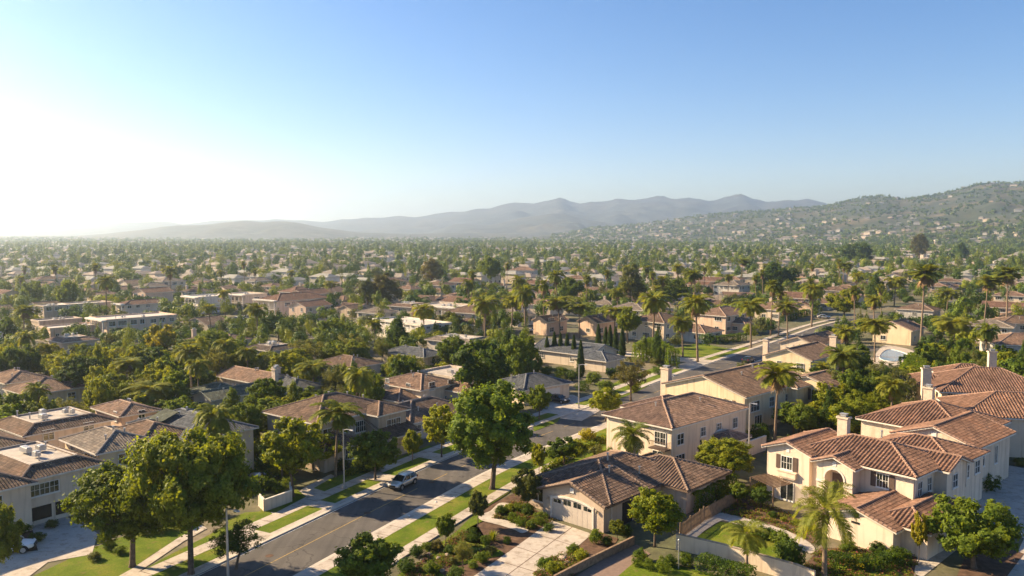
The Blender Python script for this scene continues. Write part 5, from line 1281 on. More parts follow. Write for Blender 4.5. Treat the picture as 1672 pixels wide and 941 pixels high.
B += [(1,868,864,20,20,'l_mid','green shrub in the bed between the window and the garage'),(0,895,868,22,16,'l_dark','low dark shrub at the top of the garage drive'),(2,818,840,24,18,'l_dark','dark shrub inside the curved path loop'),(3,832,836,22,16,'l_bright','bright shrub inside the curved path loop'),
 (0,862,842,26,22,'l_dark','dark shrub under the garage house window'),(1,846,836,20,18,'l_mid','green shrub left of the garage house window'),(2,756,905,30,18,'l_hedge','low spreading shrub at the bed below the curved lawn'),(0,735,905,26,18,'l_dark','dark low shrub below the curved lawn'),
 (1,788,918,30,22,'l_mid','green shrub between the garden bed and the drive'),(2,800,905,24,18,'l_olive','greyish shrub at the drive edge'),(3,705,935,34,22,'l_mid','wide shrub at the bottom of the garden bed'),(0,745,945,36,24,'l_dark','dark wide shrub at the bottom edge left of the drive'),
 (1,665,935,40,28,'l_dark','dark shrub mass beside the dark tree at the bottom edge'),(2,890,930,34,24,'l_hedge','green shrub at the bottom of the bed right of the drive'),(0,935,905,26,20,'l_mid','shrub behind the timber kerb wall'),(1,990,890,24,18,'l_dark','low dark shrub near the garage house porch'),
 (2,1020,876,30,24,'l_dark','dark shrub at the porch of the garage house'),(3,1095,925,30,22,'l_dark','dark shrub right of the ball row'),(0,1120,925,30,26,'l_mid','green shrub at the left end of the low white wall'),
 (1,1250,880,40,26,'l_dark','dark shrub on the villa terrace lawn'),(2,1275,892,40,30,'l_mid','green shrub on the villa terrace lawn'),(0,1385,900,34,20,'l_mid','green shrub against the villa wall'),(3,1435,905,36,24,'l_dark','dark shrub against the villa wall'),
 (1,60,885,30,20,'l_dark','dark shrub beside the white SUV'),(2,35,872,34,20,'l_mid','green shrub near the left-edge flats'),(0,85,862,26,16,'l_dark','dark shrub at the driveway head of the near-left flats'),(3,180,898,26,18,'l_dark','dark shrub at the foot of the second great tree'),(1,196,905,24,16,'l_mid','green shrub right of the second great tree foot'),(2,262,868,40,26,'l_dark','dark shrub between the two great trees'),(0,235,872,34,24,'l_mid','green shrub behind the second great tree'),
 (1,295,858,40,26,'l_dark','dark shrub behind the largest tree'),(0,350,842,40,24,'l_mid','green shrub right of the largest tree'),(2,440,800,34,22,'l_dark','dark shrub by the planter wall'),(1,455,806,24,18,'l_hedge','green shrub on top of the planter wall corner')]
for i, bx, by, w, h, mt, lb in B: bush_px(i, bx, by, w, h, mt, label=lb, name='agave' if i < 0 else 'shrub')
# ================================================================== cars, lamps, fences, pool
def m_paint(name, c, metal=.5):
    m, t, p, o = _new(name); p.inputs['Base Color'].default_value = (*c, 1); p.inputs['Roughness'].default_value = .28; p.inputs['Metallic'].default_value = metal
    p.inputs['Coat Weight'].default_value = .6; p.inputs['Coat Roughness'].default_value = .08; return m
m, t, p, o = _new('car_glass'); p.inputs['Base Color'].default_value = (.012,.02,.022,1); p.inputs['Roughness'].default_value = .05; M['cglass'] = m
m, t, p, o = _new('lamp_lens'); p.inputs['Base Color'].default_value = (.7,.7,.68,1); p.inputs['Roughness'].default_value = .15; M['lens'] = m
m, t, p, o = _new('tail_lens'); p.inputs['Base Color'].default_value = (.3,.015,.01,1); p.inputs['Roughness'].default_value = .2; M['tail'] = m
def make_car(name, label, cat, x, y, ang, paint, kind='suv', group=None, simple=False):
    """ang: world heading of the nose, degrees from +x"""
    root = empty(name, (x, y, .02), R(ang)); tag(root, label, cat, group)
    Lh = 2.25
    # stations: x, half width, z bottom, z belt(side), z deck (centre)
    hood = .93 if kind == 'suv' else .86; belt = .99 if kind == 'suv' else .9; roof = 1.56 if kind == 'suv' else 1.42
    st = [(-2.25,.62,.48,.78,.80),(-2.2,.80,.36,.92,.96),(-2.0,.88,.30,belt,belt+.04),(-1.2,.92,.26,belt,belt+.02),(0,.93,.25,belt-.01,belt),(.9,.92,.26,belt-.03,belt),(1.2,.91,.27,hood-.06,hood+.02),(1.9,.86,.32,hood-.14,hood-.04),(2.15,.78,.36,.72,.8),(2.25,.6,.46,.62,.66)]
    bm = bmesh.new(); rings = []
    for (sx, hw, zb, zs, zd) in st:
        ring = [(-hw*.88,zb),(-hw,zb+.16),(-hw*1.0,(zb+zs)/2+.05),(-hw*.94,zs),(-hw*.6,zd),(0,zd+.02),(hw*.6,zd),(hw*.94,zs),(hw*1.0,(zb+zs)/2+.05),(hw,zb+.16),(hw*.88,zb)]
        rings.append([bm.verts.new((sx, a, z)) for a, z in ring])
    for r0, r1 in zip(rings, rings[1:]):
        for i in range(len(r0)): j = (i+1) % len(r0); bm.faces.new((r0[i], r0[j], r1[j], r1[i]))
    bm.faces.new(rings[0]); bm.faces.new(rings[-1][::-1])
    # roof and pillars
    gh = [(-2.0 if kind == 'suv' else -1.55, .74, belt), (-1.72 if kind == 'suv' else -1.0, .62, roof-.06), (-.4, .66, roof), (.35, .64, roof-.03), (1.12, .76, belt-.01)]
    rr = []
    for k in (1, 2, 3):
        a, hw, z = gh[k]; rr.append([bm.verts.new((a, s, z+dz)) for s, dz in ((-hw,-.06),(-hw*.8,.0),(0,.03),(hw*.8,.0),(hw,-.06))])
    for r0, r1 in zip(rr, rr[1:]):
        for i in range(4): bm.faces.new((r0[i], r0[i+1], r1[i+1], r1[i]))
    bmesh.ops.recalc_face_normals(bm, faces=bm.faces)
    me = bpy.data.meshes.new('body'); bm.to_mesh(me); bm.free(); me.materials.append(paint); me.polygons.foreach_set('use_smooth', [True]*len(me.polygons))
    b = link('body', me, root); md = b.modifiers.new('bev', 'SUBSURF'); md.levels = 1; md.render_levels = 1
    g = MB(); (a0,w0,z0),(a1,w1,z1),_,(a3,w3,z3),(a4,w4,z4) = gh
    for s in (-1, 1):
        g.face([(a0+.12,s*(w0+.08),z0-.02),(a4-.1,s*(w4+.07),z4-.02),(a3-.02,s*(w3+.0),z3-.09),(a1+.08,s*(w1+.0),z1-.08)])
    g.face([(a4,-w4,z4),(a4,w4,z4),(a3+.02,w3*.95,z3-.05),(a3+.02,-w3*.95,z3-.05)]); g.face([(a0,-w0,z0),(a0,w0,z0),(a1,w1*.95,z1-.05),(a1,-w1*.95,z1-.05)])
    g.build('windows', M['cglass'], root)
    pl = MB()
    for s in (-1, 1):
        for (xa, xb) in ((a4,a3),): pl.bar((a4,s*(w4+.04),z4-.02),(a3,s*(w3+.02),z3-.05),.07,.07)
        pl.bar((a0+.02,s*(w0+.05),z0),(a1,s*(w1+.02),z1-.05),.1,.12)
        for xx in (-.45,.45) : pl.bar((xx-.05,s*.935,belt-.01),(xx-.12,s*.675,roof-.1),.07,.05)
        if kind == 'suv': pl.bar((-1.6,s*.6,roof+.03),(.2,s*.6,roof+.05),.05,.05)
    pl.build('pillars', paint, root)
    for s in (-1, 1):
        for wx in (-1.38, 1.42):
            w = MB(); w.tube([(wx,s*.72,.35),(wx,s*.95,.35)], .355, 18); wo_ = w.build('wheel', M['dark'], root)
            r_ = MB(); r_.tube([(wx,s*.93,.35),(wx,s*.965,.35)], .23, 14); r_.build('rim', M['metal'], wo_)
            ar = MB(); pts = [(wx+.43*math.cos(t), s*.925, .33+.43*math.sin(t)) for t in np.linspace(0, math.pi, 10)]; ar.tube(pts, .045, 5); ar.build('wheel_arch', M['dark'], root)
        h = MB(); h.hexa([(2.02,s*.5,.66),(2.02,s*.8,.66),(2.18,s*.74,.66),(2.24,s*.5,.66),(1.95,s*.5,.82),(1.95,s*.82,.84),(2.1,s*.74,.8),(2.2,s*.5,.78)]); h.build('headlight', M['lens'], root)
        h = MB(); h.box(-2.24,s*.72-.12,.82,-2.12,s*.72+.12,1.02); h.build('tail_light', M['tail'], root)
        h = MB(); h.box(.72,s*1.02-.1,belt,.88,s*1.02+.08,belt+.14); h.build('mirror', paint, root)
    h = MB(); h.box(2.16,-.42,.5,2.27,.42,.72); h.box(2.12,-.62,.36,2.28,.62,.46); h.build('grille', M['dark'], root)
    return root
silver = m_paint('silver_paint', (.62,.58,.52)); white_p = m_paint('white_paint', (.75,.74,.72), .0); black_p = m_paint('black_paint', (.03,.03,.032), .2); red_p = m_paint('dull_red_paint', (.2,.05,.04), .2)
g = at(667, 799); s_, = (ROAD.near(g)[1],); q, dr = ROAD.pos(s_, -W2*.52)
make_car('silver_suv', 'silver SUV driving towards the camera on the left lane of the road', 'car', q.x, q.y, math.degrees(math.atan2(-dr.y, -dr.x)), silver).scale = (.94,.94,.94)
g = at(14, 902); make_car('white_suv', 'white SUV parked on the driveway at the bottom left edge', 'car', g.x, g.y, 18, white_p)
g = at(911, 657); make_car('parked_car', 'black car parked on the slate garage house drive', 'car', g.x, g.y, -40, black_p, 'sedan')
g = at(418, 792); make_car('parked_car', 'dark car parked behind the planter wall of the big tan house', 'car', g.x, g.y, 100, black_p, 'sedan')
q, dr = ROAD.pos(rs(1190, 590), W2-1.2); make_car('parked_car', 'dark car at the kerb near the upper end of the road', 'car', q.x, q.y, math.degrees(math.atan2(dr.y, dr.x)), black_p, 'sedan')
cars = [(430,512,white_p),(446,514,black_p),(462,512,white_p),(478,516,silver),(405,521,white_p),(388,524,silver),(420,505,black_p),(560,499,white_p),(818,530,white_p),(875,542,silver),(365,512,white_p),(1345,520,white_p),(1070,600,None)]
ords = ['far-left','second','third','fourth','fifth','sixth','seventh']
for i, (px, py, pa) in enumerate(cars):
    if pa is None: continue
    g = at(px, py); c = {id(white_p):'white', id(black_p):'black', id(silver):'silver'}[id(pa)]
    make_car('parked_car', 'tiny %s car parked by the flats in the left-centre haze' % c if i < 8 else 'tiny %s car glimpsed between palms in the middle distance' % c, 'car', g.x, g.y, 55-35*(i % 3), pa, 'sedan', 'tiny %s parked cars in the distance' % c if i < 8 else 'tiny %s cars between the palms' % c)

# street lamps
def lamp(bx, by, ty, label, arm=1.1, side=1, base_r=.11):
    g = at(bx, by); H = at_depth(bx, ty, g.y).z; root = empty('street_lamp', (g.x, g.y, .1), R(-32 if side > 0 else 148)); tag(root, label, 'street lamp', 'street lamps')
    mb = MB(); mb.tube([(0,0,-.1),(0,0,.25),(0,0,.3),(0,0,H)], [base_r*1.7,base_r*1.6,base_r,base_r*.62], 10); mb.build('pole', M['metal'], root)
    mb = MB(); mb.tube([(0,0,H-.15),(arm*.5,0,H+.02),(arm,0,H+.05)], .045, 7); mb.build('arm', M['metal'], root)
    mb = MB(); mb.hexa([(arm-.1,-.12,H-.04),(arm+.5,-.1,H-.02),(arm+.5,.1,H-.02),(arm-.1,.12,H-.04),(arm-.05,-.08,H+.1),(arm+.42,-.06,H+.09),(arm+.42,.06,H+.09),(arm-.05,.08,H+.1)]); hd = mb.build('lamp_head', M['metal'], root)
    mb = MB(); mb.box(arm+.02,-.07,H-.065,arm+.4,.07,H-.035); mb.build('lens', M['lens'], hd); return root
lamp(562,798,702,'street lamp on the left verge in front of the big tan house')
lamp(945,668,596,'street lamp standing by the slate garage house drive', base_r=.13)
lamp(373,962,832,'street lamp at the bottom edge in front of the largest tree', base_r=.12)
lamp(1222,762,660,'thin street lamp left of the villa, in front of the tall palm', arm=.5)
# post at the wall corner
g = at(1108, 930); root = empty('gate_post', (g.x, g.y, 0)); tag(root, 'slim pale metal post at the left end of the low white wall', 'post')
mb = MB(); mb.tube([(0,0,0),(0,0,2.6)], .055, 8); mb.build('post', M['metal'], root); mb = MB(); mb.lathe([(0.01,2.6),(.12,2.6),(.12,2.72),(.02,2.8)], 8); mb.build('cap', M['metal'], root)
def wall_line(name, label, pts, h, t_, matl, cap=None, cat='wall', z0=0.):
    mb = MB(); cb = MB()
    for a, b in zip(pts, pts[1:]):
        d = (b-a).normalized(); n = Vector((-d.y, d.x, 0))*t_/2; A = Vector((a.x,a.y,z0)); B = Vector((b.x,b.y,z0)); up = Vector((0,0,h))
        mb.hexa([A-n,B-n,B+n,A+n,A-n+up,B-n+up,B+n+up,A+n+up])
        if cap: n2 = n*1.35; u2 = up+Vector((0,0,.07)); cb.hexa([A-n2+up,B-n2+up,B+n2+up,A+n2+up,A-n2+u2,B-n2+u2,B+n2+u2,A+n2+u2])
    if cap:
        root = empty(name, (0,0,0)); tag(root, label, cat); mb.build('wall_body', matl, root); cb.build('coping', cap, root); return root
    o = mb.build(name, matl); tag(o, label, cat); return o
wall_line('garden_wall', 'low cream retaining wall in front of the villa terrace lawn', [at(1104,897), at(1180,915), at(1300,950), at(1330,962)], 1.5, .2, M['cream'], M['stone'])
wall_line('planter_wall', 'low grey planter wall beside the yellow-green tree at the tan house', [at(423,826), at(432,836), at(476,820), at(474,806)], 1.3, .18, M['beige'], M['trim'])
wall_line('kerb_fence', 'low timber-faced kerb wall beside the garage house drive', [at(905,955), at(960,926), at(1035,889)], .75, .16, M['wood'], M['wood'], 'wall')
wall_line('garden_wall', 'low pale wall with openings behind the potted palm house', [at(1214,748), at(1250,735)], 2., .2, M['beige'], M['trim'])
def picket(label, pts, h, step=.16, wd=.11):
    root = empty('wooden_fence', (0,0,0)); tag(root, label, 'fence'); pk = MB(); ps = []; 
    for a, b in zip(pts, pts[1:]):
        L = (b-a).length; d = (b-a)/L; n = Vector((-d.y, d.x, 0)); k = 0.; rng = random.Random(3)
        while k < L:
            p = a+d*k; hh = h+rng.uniform(-.04,.04); pk.hexa([p-n*.012,p+d*wd-n*.012,p+d*wd+n*.012,p+n*.012]+[q+Vector((0,0,hh)) for q in (p-n*.012,p+d*wd-n*.012,p+d*wd+n*.012,p+n*.012)]); k += step
        for z in (.35, h-.25):
            m = MB(); m.bar(a+n*.04+Vector((0,0,z)), b+n*.04+Vector((0,0,z)), .05, .09); m.build('rail', M['wood'], root)
        k = 0.
        while k <= L: p = a+d*k; m = MB(); m.box(p.x-.06+n.x*.08,p.y-.06+n.y*.08,0,p.x+.06+n.x*.08,p.y+.06+n.y*.08,h+.12); m.build('fence_post', M['wood'], root); k += 2.4
    pk.build('pickets', M['wood'], root); return root
picket('weathered wooden fence climbing between the garage house and the villa garden', [at(1112,880), at(1150,852), at(1204,823)], 1.5)
# slatted pergola left of the villa
root = empty('pergola', (0,0,0)); tag(root, 'small slatted pergola roof against the left side of the arched-entry villa', 'pergola')
P0, P1 = at(1225,812), at(1262,830); d = (P1-P0).normalized(); n = Vector((-d.y, d.x, 0)); 
for i in range(12): m = MB(); a = P0+d*(i*(P1-P0).length/11); m.bar(a+Vector((0,0,2.3)), a+n*2.6+Vector((0,0,2.5)), .08, .1); m.build('slat', M['wood'], root)
for a in (P0, P1, P0+n*2.4): m = MB(); m.box(a.x-.06,a.y-.06,0,a.x+.06,a.y+.06,2.35); m.build('pergola_post', M['wood'], root)
# planter drum for the squat palm
g = at(1031, 784); mb = MB(); mb.lathe([(.85,0),(.85,3.9),(1.0,3.95),(1.15,4.3),(1.15,4.55),(.95,4.55),(.9,4.4),(0.01,4.4)], 20, c=(g.x,g.y,0)); tag(mb.build('round_planter', M['cream']), 'tall round cream masonry planter holding the squat palm', 'planter')
for v in VEG:
    if v['label'] and v['label'].startswith('squat palm'): v['o'].location = (g.x, g.y, 4.2); v['o'].scale = (.85,.85,.95)
# swimming pool with coping
pp = [(1436,583),(1443,574),(1455,571),(1478,577),(1481,583),(1464,590),(1444,589)]
poly_sheet('pool_deck', smoothp([(1425,590),(1438,568),(1456,565),(1492,574),(1494,588),(1464,597),(1440,596)], 4), M['slab'], .05)
root = empty('swimming_pool', (0,0,0)); tag(root, 'free-form blue swimming pool behind the villas', 'pool')
w_ = poly_sheet('pool_water', smoothp(pp, 5), M['water'], .07); w_.parent = root; del w_['kind']
cp = [at(*q, .09) for q in smoothp(pp, 5)]; mb = MB(); mb.tube(cp+[cp[0]], .1, 6); mb.build('coping', M['trim'], root)
# garden stones along beds and walls
rng = random.Random(8)
def stone(x, y, r, label, grp):
    bm = bmesh.new(); bmesh.ops.create_icosphere(bm, subdivisions=2, radius=1.)
    sx, sy, sz = r*rng.uniform(.8,1.3), r*rng.uniform(.8,1.2), r*rng.uniform(.45,.75)
    for v in bm.verts: k = 1+.25*mn.noise(v.co*1.7+Vector((x,y,0))); v.co = Vector((v.co.x*sx*k, v.co.y*sy*k, v.co.z*sz*k))
    me = bpy.data.meshes.new('garden_stone'); bm.to_mesh(me); bm.free(); me.materials.append(M['stone']); o = link('garden_stone', me, None, (x,y,.12)); tag(o, label, 'stone', grp)
for px, py, r in ((918,915,.5),(926,921,.35),(912,925,.4),(900,930,.3),(934,912,.28)): g = at(px,py); stone(g.x,g.y,r,'garden boulder in the bed right of the garage drive','boulders right of the drive')
for px, py, r in ((690,916,.25),(700,908,.3),(716,914,.25),(730,908,.28),(708,926,.3),(722,934,.25),(745,938,.3)): g = at(px,py); stone(g.x,g.y,r,'small stone edging the front planting bed','stones of the front bed')
for px, py, r in ((872,812,.4),(880,806,.3),(868,820,.35),(895,795,.3)): g = at(px,py); stone(g.x,g.y,r,'rock beside the right sidewalk below the garage house roof corner','rocks by the right sidewalk')
# small path lights / utility boxes on the right gutter walk
for px, py in ((712,822),(668,845)): g = at(px,py); mb = MB(); mb.lathe([(.12,.13),(.12,.2),(.07,.24),(0.01,.25)],10,c=(g.x,g.y,0)); tag(mb.build('utility_cap', M['frame']), 'small white utility cap on the right gutter walk', 'cap', 'utility caps')
# ================================================================== the rest of the town
RNG = random.Random(77)
def clear_of(x, y, r, hmarg=1.0, road=True):
    for h in HOUSES:
        if (h['c'].x-x)**2+(h['c'].y-y)**2 < (h['r']*hmarg+r)**2: return False
    if road:
        for P, wd in ROADS:
            if P.near((x, y))[0] < wd + r: return False
    return True
# --- house prototypes for the middle distance (with parts) and the far field (one mesh)
NP = []
def proto(seed, wall, tile, roof, two, w=12, d=9):
    rng = random.Random(seed); h = 5.7 if two else 3.0
    wg = [Wg(0,0,w,d,h,roof,pitch=.33)]
    if seed % 2: wg.append(Wg(w*.45,-3.2,w+1.2,4,3.0,'gy' if seed % 3 else 'hip',pitch=.35))
    else: wg.append(Wg(-4,2,3,d-1,3.0,'hip',pitch=.33))
    ws = []
    for i, g in enumerate(wg[:2]): ws += auto_wins(i, g, 2 if g['h'] > 4 else 1, rng, 'FRL', 3.0)
    vt = [(w*rng.uniform(.3,.7), d*.5, h+d*.15) for _ in range(2)]
    return build_house('house', (0,-500-20*seed), 35, wg, wall, tile, 'x', wins=ws, vents=vt, detail=0, chim=[(w*.3,d+.3,0,h+2.6,.55)] if seed % 3 == 0 else (), eaves=True)
SP = [('cream','tanr','hip',0),('white','brown','gx',0),('beige','mauve','hip',1),('cream','tanr','hip',1),('peach','terra2','gx',1),('white','grey','hip',0),('tan','mauve','gx',0),('cream','grey','hip',1),('white','tanr','hip',0),('beige','brown','gy',0)]
PH = [proto(i+1, a, b, c, d) for i, (a, b, c, d) in enumerate(SP)]
kids = {}
for o in bpy.data.objects:
    if o.parent: kids.setdefault(o.parent.name, []).append(o)
DESC = ['cream single-storey hip-roofed house','white single-storey house with brown gabled roof','mauve-roofed beige house','tan-roofed cream house','red-gabled peach house','white grey-roofed house','tan gabled house','grey-roofed cream house','white tan-roofed house','beige brown-gabled house']
# single-mesh far houses: verts/faces for merging and for tiny individuals
def low_house(w, d, h, pitch=.35):
    V = [(-w/2,-d/2,0),(w/2,-d/2,0),(w/2,d/2,0),(-w/2,d/2,0),(-w/2,-d/2,h),(w/2,-d/2,h),(w/2,d/2,h),(-w/2,d/2,h)]
    F = [((0,1,5,4),0),((1,2,6,5),0),((2,3,7,6),0),((3,0,4,7),0)]
    e = .5; z = h-e*pitch+.02; hy = d/2+e; r = h+pitch*d/2; b = 8
    V += [(-w/2-e,-hy,z),(w/2+e,-hy,z),(w/2+e,hy,z),(-w/2-e,hy,z),(-w/2-e+hy*.8,0,r),(w/2+e-hy*.8,0,r)]
    F += [((8,9,13,12),1),((9,10,13,13),1),((10,11,12,13),1),((11,8,12,12),1)]
    # window bands as dark boxes slightly proud
    k = 14
    for fl in range(max(1, int(h/2.8))):
        for sx in np.linspace(-w/2+1.5, w/2-1.5, max(2, int(w/3))):
            z0 = .9+fl*2.8; V += [(sx-.6,-d/2-.04,z0),(sx+.6,-d/2-.04,z0),(sx+.6,-d/2-.04,z0+1.3),(sx-.6,-d/2-.04,z0+1.3)]; F.append(((k,k+1,k+2,k+3),2)); k += 4
        for sy in np.linspace(-d/2+1.5, d/2-1.5, max(2, int(d/3))):
            z0 = .9+fl*2.8; V += [(w/2+.04,sy-.6,z0),(w/2+.04,sy+.6,z0),(w/2+.04,sy+.6,z0+1.3),(w/2+.04,sy-.6,z0+1.3)]; F.append(((k,k+1,k+2,k+3),2)); k += 4
    return V, F
WM = ['cream','white','beige','peach','white','cream']; TM = ['tanr','brown','grey','mauve','grey','tanr']
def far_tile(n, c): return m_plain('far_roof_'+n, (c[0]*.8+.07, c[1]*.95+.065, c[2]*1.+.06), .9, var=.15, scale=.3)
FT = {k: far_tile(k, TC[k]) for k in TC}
LH = []
for i in range(6):
    V, F = low_house(11+i % 3*3, 9+i % 2*2, 3. if i % 2 else 5.4)
    me = bpy.data.meshes.new('distant_house'); me.from_pydata(V, [], [tuple(dict.fromkeys(f)) for f, _ in F])
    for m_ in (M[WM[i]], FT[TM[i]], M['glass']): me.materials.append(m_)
    me.polygons.foreach_set('material_index', [m for _, m in F]); me.update(); LH.append((me, V, F))
# --- street grid
cand = []
BLK = 66.; LOT = 20.5
for qi in range(-34, 30):
    for side in (-1, 1):
        q = qi*BLK + side*17.0
        pi = -10
        for k in range(-14, 130):
            p = k*LOT + (7 if qi % 2 else 0)
            if (k % 9) == 0: continue
            v = gp(p+RNG.uniform(-2,2), q+RNG.uniform(-1.5,1.5)); x, y = v.x, v.y
            if y < 190 or y > 1750: continue
            px, py = proj((x, y, 3))
            if px < -60 or px > 1730: continue
            if y < 300 and 0 < px < 700 and RNG.random() < .15: continue
            cand.append((y, x, side, k))
cand.sort(); FH = []; distant = []
def road_q(x, y):
    p, q = gq((x, y)); k = round(q/BLK); return abs(q-k*BLK)
nh = 0
HPTS = [(h['c'].x, h['c'].y, h['r']) for h in HOUSES]
vegc = [(v['p'].x, v['p'].y) for v in VEG if v['p'].y > 200 and v['cat'] != 'cypress']
for (y, x, side, k) in cand:
    if any((a-x)**2+(b-y)**2 < (c+9.5)**2 for a, b, c in HPTS): continue
    if y < 420 and (ROAD.near((x, y))[0] < 17 or XS.near((x, y))[0] < 13 or SIDE.near((x,y))[0] < 12): continue
    if min([(a-x)**2+(b-y)**2 for a, b in vegc] or [999]) < 36: continue
    z = th(x, y)
    if z > 2 and RNG.random() < .82: continue
    FH.append((x, y, z, side))
print('fill houses', len(FH))
NEARH = 230; MIDH = []
def _bearing(px): return 'far left' if px < 300 else 'left' if px < 600 else 'centre' if px < 950 else 'right' if px < 1300 else 'far right'
ncount = {}
for i, (x, y, z, side) in enumerate(FH[:NEARH]):
    px, py = proj((x, y, z+3)); rot = -R(35) + (math.pi if side > 0 and RNG.random() < .5 else 0) + RNG.choice([0,0,0,math.pi/2]) + RNG.uniform(-.06,.06)
    sc_ = RNG.uniform(.85, 1.1)
    if y < 430:
        j = RNG.randrange(len(PH)); src = PH[j]
        if j in ncount or True:
            c = copy_tree(src, kids)
        c.location = (x - math.cos(rot)*6*sc_ + math.sin(rot)*4.5*sc_, y - math.sin(rot)*6*sc_ - math.cos(rot)*4.5*sc_, z); c.rotation_euler = (0,0,rot); c.scale = (sc_, sc_, sc_)
        d = DESC[j]
    else:
        j = RNG.randrange(6); c = link('house', LH[j][0], None, (x, y, z)); c.rotation_euler = (0,0,rot); c.scale = (sc_, sc_, sc_)
        d = 'small distant %s house' % WM[j]
    zone = ('in the middle distance' if y < 430 else 'among the far treetops')
    tag(c, '%s %s, %s of the photo' % (d, zone, _bearing(px)), 'house', '%s houses %s %s' % (d.split(' house')[0], zone, _bearing(px)))
    if y < 430: del c['group']; MIDH.append(dict(o=c, p=Vector((x, y)), look=d, label=None))
    HPTS.append((x, y, 7))
rest = FH[NEARH:]
def del_tree(o):
    for ch in kids.get(o.name, []): del_tree(ch)
    bpy.data.objects.remove(o, do_unlink=True)
for o in PH: del_tree(o)
# hillside houses, the 60 that show largest are things
hill = []
for _ in range(5200):
    px = RNG.uniform(905, 1730); y = math.sqrt(RNG.uniform(1250**2, 3500**2)); x = (px-836)/FPX*y
    z = hill_z(x, y)
    if z < 1.: 
        if y > 1750 and RNG.random() < .3: hill.append((y, x, 0.))
        continue
    dens = max(.05, 1-z/110.)*(.5+.5*max(0, mn.noise(Vector((x/160, y/160, 3)))*2.2+.3))
    if RNG.random() < dens*.4: hill.append((y, x, z))
hill.sort(); print('hill houses', len(hill))
for i, (y, x, z) in enumerate(hill[:40]):
    j = RNG.randrange(6); c = link('house', LH[j][0], None, (x, y, z-.4)); c.rotation_euler = (0,0,RNG.uniform(-.8,.4)); px, _ = proj((x,y,z))
    tag(c, 'tiny %s house at the foot of the hill, %s of the photo' % (WM[j], _bearing(px)), 'house', 'tiny %s hill-foot houses %s' % (WM[j], _bearing(px)))
# everything further out as one object
VV = []; FF = []; MI = []; mats = []; slot = {}
def ms(m):
    if m.name not in slot: slot[m.name] = len(mats); mats.append(m)
    return slot[m.name]
pts = [(x,y,z) for (x,y,z,s) in rest] + [(x,y,z-.4) for (y,x,z) in hill[40:]]
for _ in range(1500):     # towns at the feet of the low hills
    y = RNG.uniform(1750, 3600); px = RNG.uniform(-60, 1250 if y > 2300 else 1600); x = (px-836)/FPX*y; pts.append((x, y, 0 if y < 2900 else 1+(y-2900)*.012))
for (x, y, z) in pts:
    j = RNG.randrange(6); V, F = LH[j][1], LH[j][2]; a = -R(35)+RNG.choice([0,math.pi/2])+RNG.uniform(-.2,.2); s = RNG.uniform(.8,1.15)*(1.3 if y > 1750 else 1); ca, sa = math.cos(a)*s, math.sin(a)*s; b = len(VV)
    nV = 14; VV += [(x+ca*p[0]-sa*p[1], y+sa*p[0]+ca*p[1], z+p[2]*s) for p in V[:nV]]
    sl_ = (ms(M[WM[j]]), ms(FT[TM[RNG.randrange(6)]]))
    for f, m_ in F:
        if m_ == 2: continue
        FF.append(tuple(b+q for q in dict.fromkeys(f))); MI.append(sl_[m_])
# big pale sheds by the far plain
for px, y, w, d, h in ((665,2600,160,40,9),(700,2500,120,50,8),(560,2700,200,40,10),(815,2500,140,40,8),(910,2300,120,50,9),(30,1500,140,40,8),(90,1550,120,40,8),(150,1400,160,30,7),(1000,2100,90,40,9),(960,2300,120,30,8),(250,1700,120,40,8)):
    x = (px-836)/FPX*y; b = len(VV); VV += [(x-w/2,y,0),(x+w/2,y,0),(x+w/2,y+d,0),(x-w/2,y+d,0),(x-w/2,y,h),(x+w/2,y,h),(x+w/2,y+d,h),(x-w/2,y+d,h)]
    for f in ((0,1,5,4),(1,2,6,5),(2,3,7,6),(3,0,4,7),(4,5,6,7)): FF.append(tuple(b+q for q in f)); MI.append(ms(M['white']))
me = bpy.data.meshes.new('distant_houses'); me.from_pydata(VV, [], FF)
for m_ in mats: me.materials.append(m_)
me.polygons.foreach_set('material_index', MI); me.update(); o = link('distant_houses', me); tag(o, 'countless tiny pale houses across the far town and hillsides', 'houses', kind='stuff')
# --- trees: scatter
prot_rects = [h['rect'] for h in HOUSES]
HD_ = [(h['rect'], (h['c'].y)) for h in HOUSES if not (h['root'].name.startswith('apartment_building') and h['c'].y > 200 and RNG.random() < .5)]
spec = [(v['p'].x, v['p'].y, v['r']) for v in VEG]
keep = [(875,535,1025,612),(858,640,985,700),(1030,600,1135,650),(600,765,700,830),(400,790,560,880),(1425,560,1490,595),(1180,556,1262,590),(1100,570,1180,600)]
tr = []; GRID = {}
def gput(x, y, r): GRID.setdefault((int(x//12), int(y//12)), []).append((x, y, r))
def gok(x, y, r, k=.62):
    i, j = int(x//12), int(y//12)
    for a in (-1,0,1):
        for b in (-1,0,1):
            for (u, v, q) in GRID.get((i+a, j+b), ()):
                if (u-x)**2+(v-y)**2 < ((q+r)*k)**2: return False
    return True
for s_ in spec: gput(*s_)
HG = {}
for (a, b, c) in HPTS: HG.setdefault((int(a//30), int(b//30)), []).append((a, b, c))
for (x, y, z, s_) in rest: HG.setdefault((int(x//30), int(y//30)), []).append((x, y, 6.5))
def hok(x, y, r):
    i, j = int(x//30), int(y//30)
    for a in (-1,0,1):
        for b in (-1,0,1):
            for (u, v, q) in HG.get((i+a, j+b), ()):
                if (u-x)**2+(v-y)**2 < (q*.93+r*.55)**2: return False
    return True
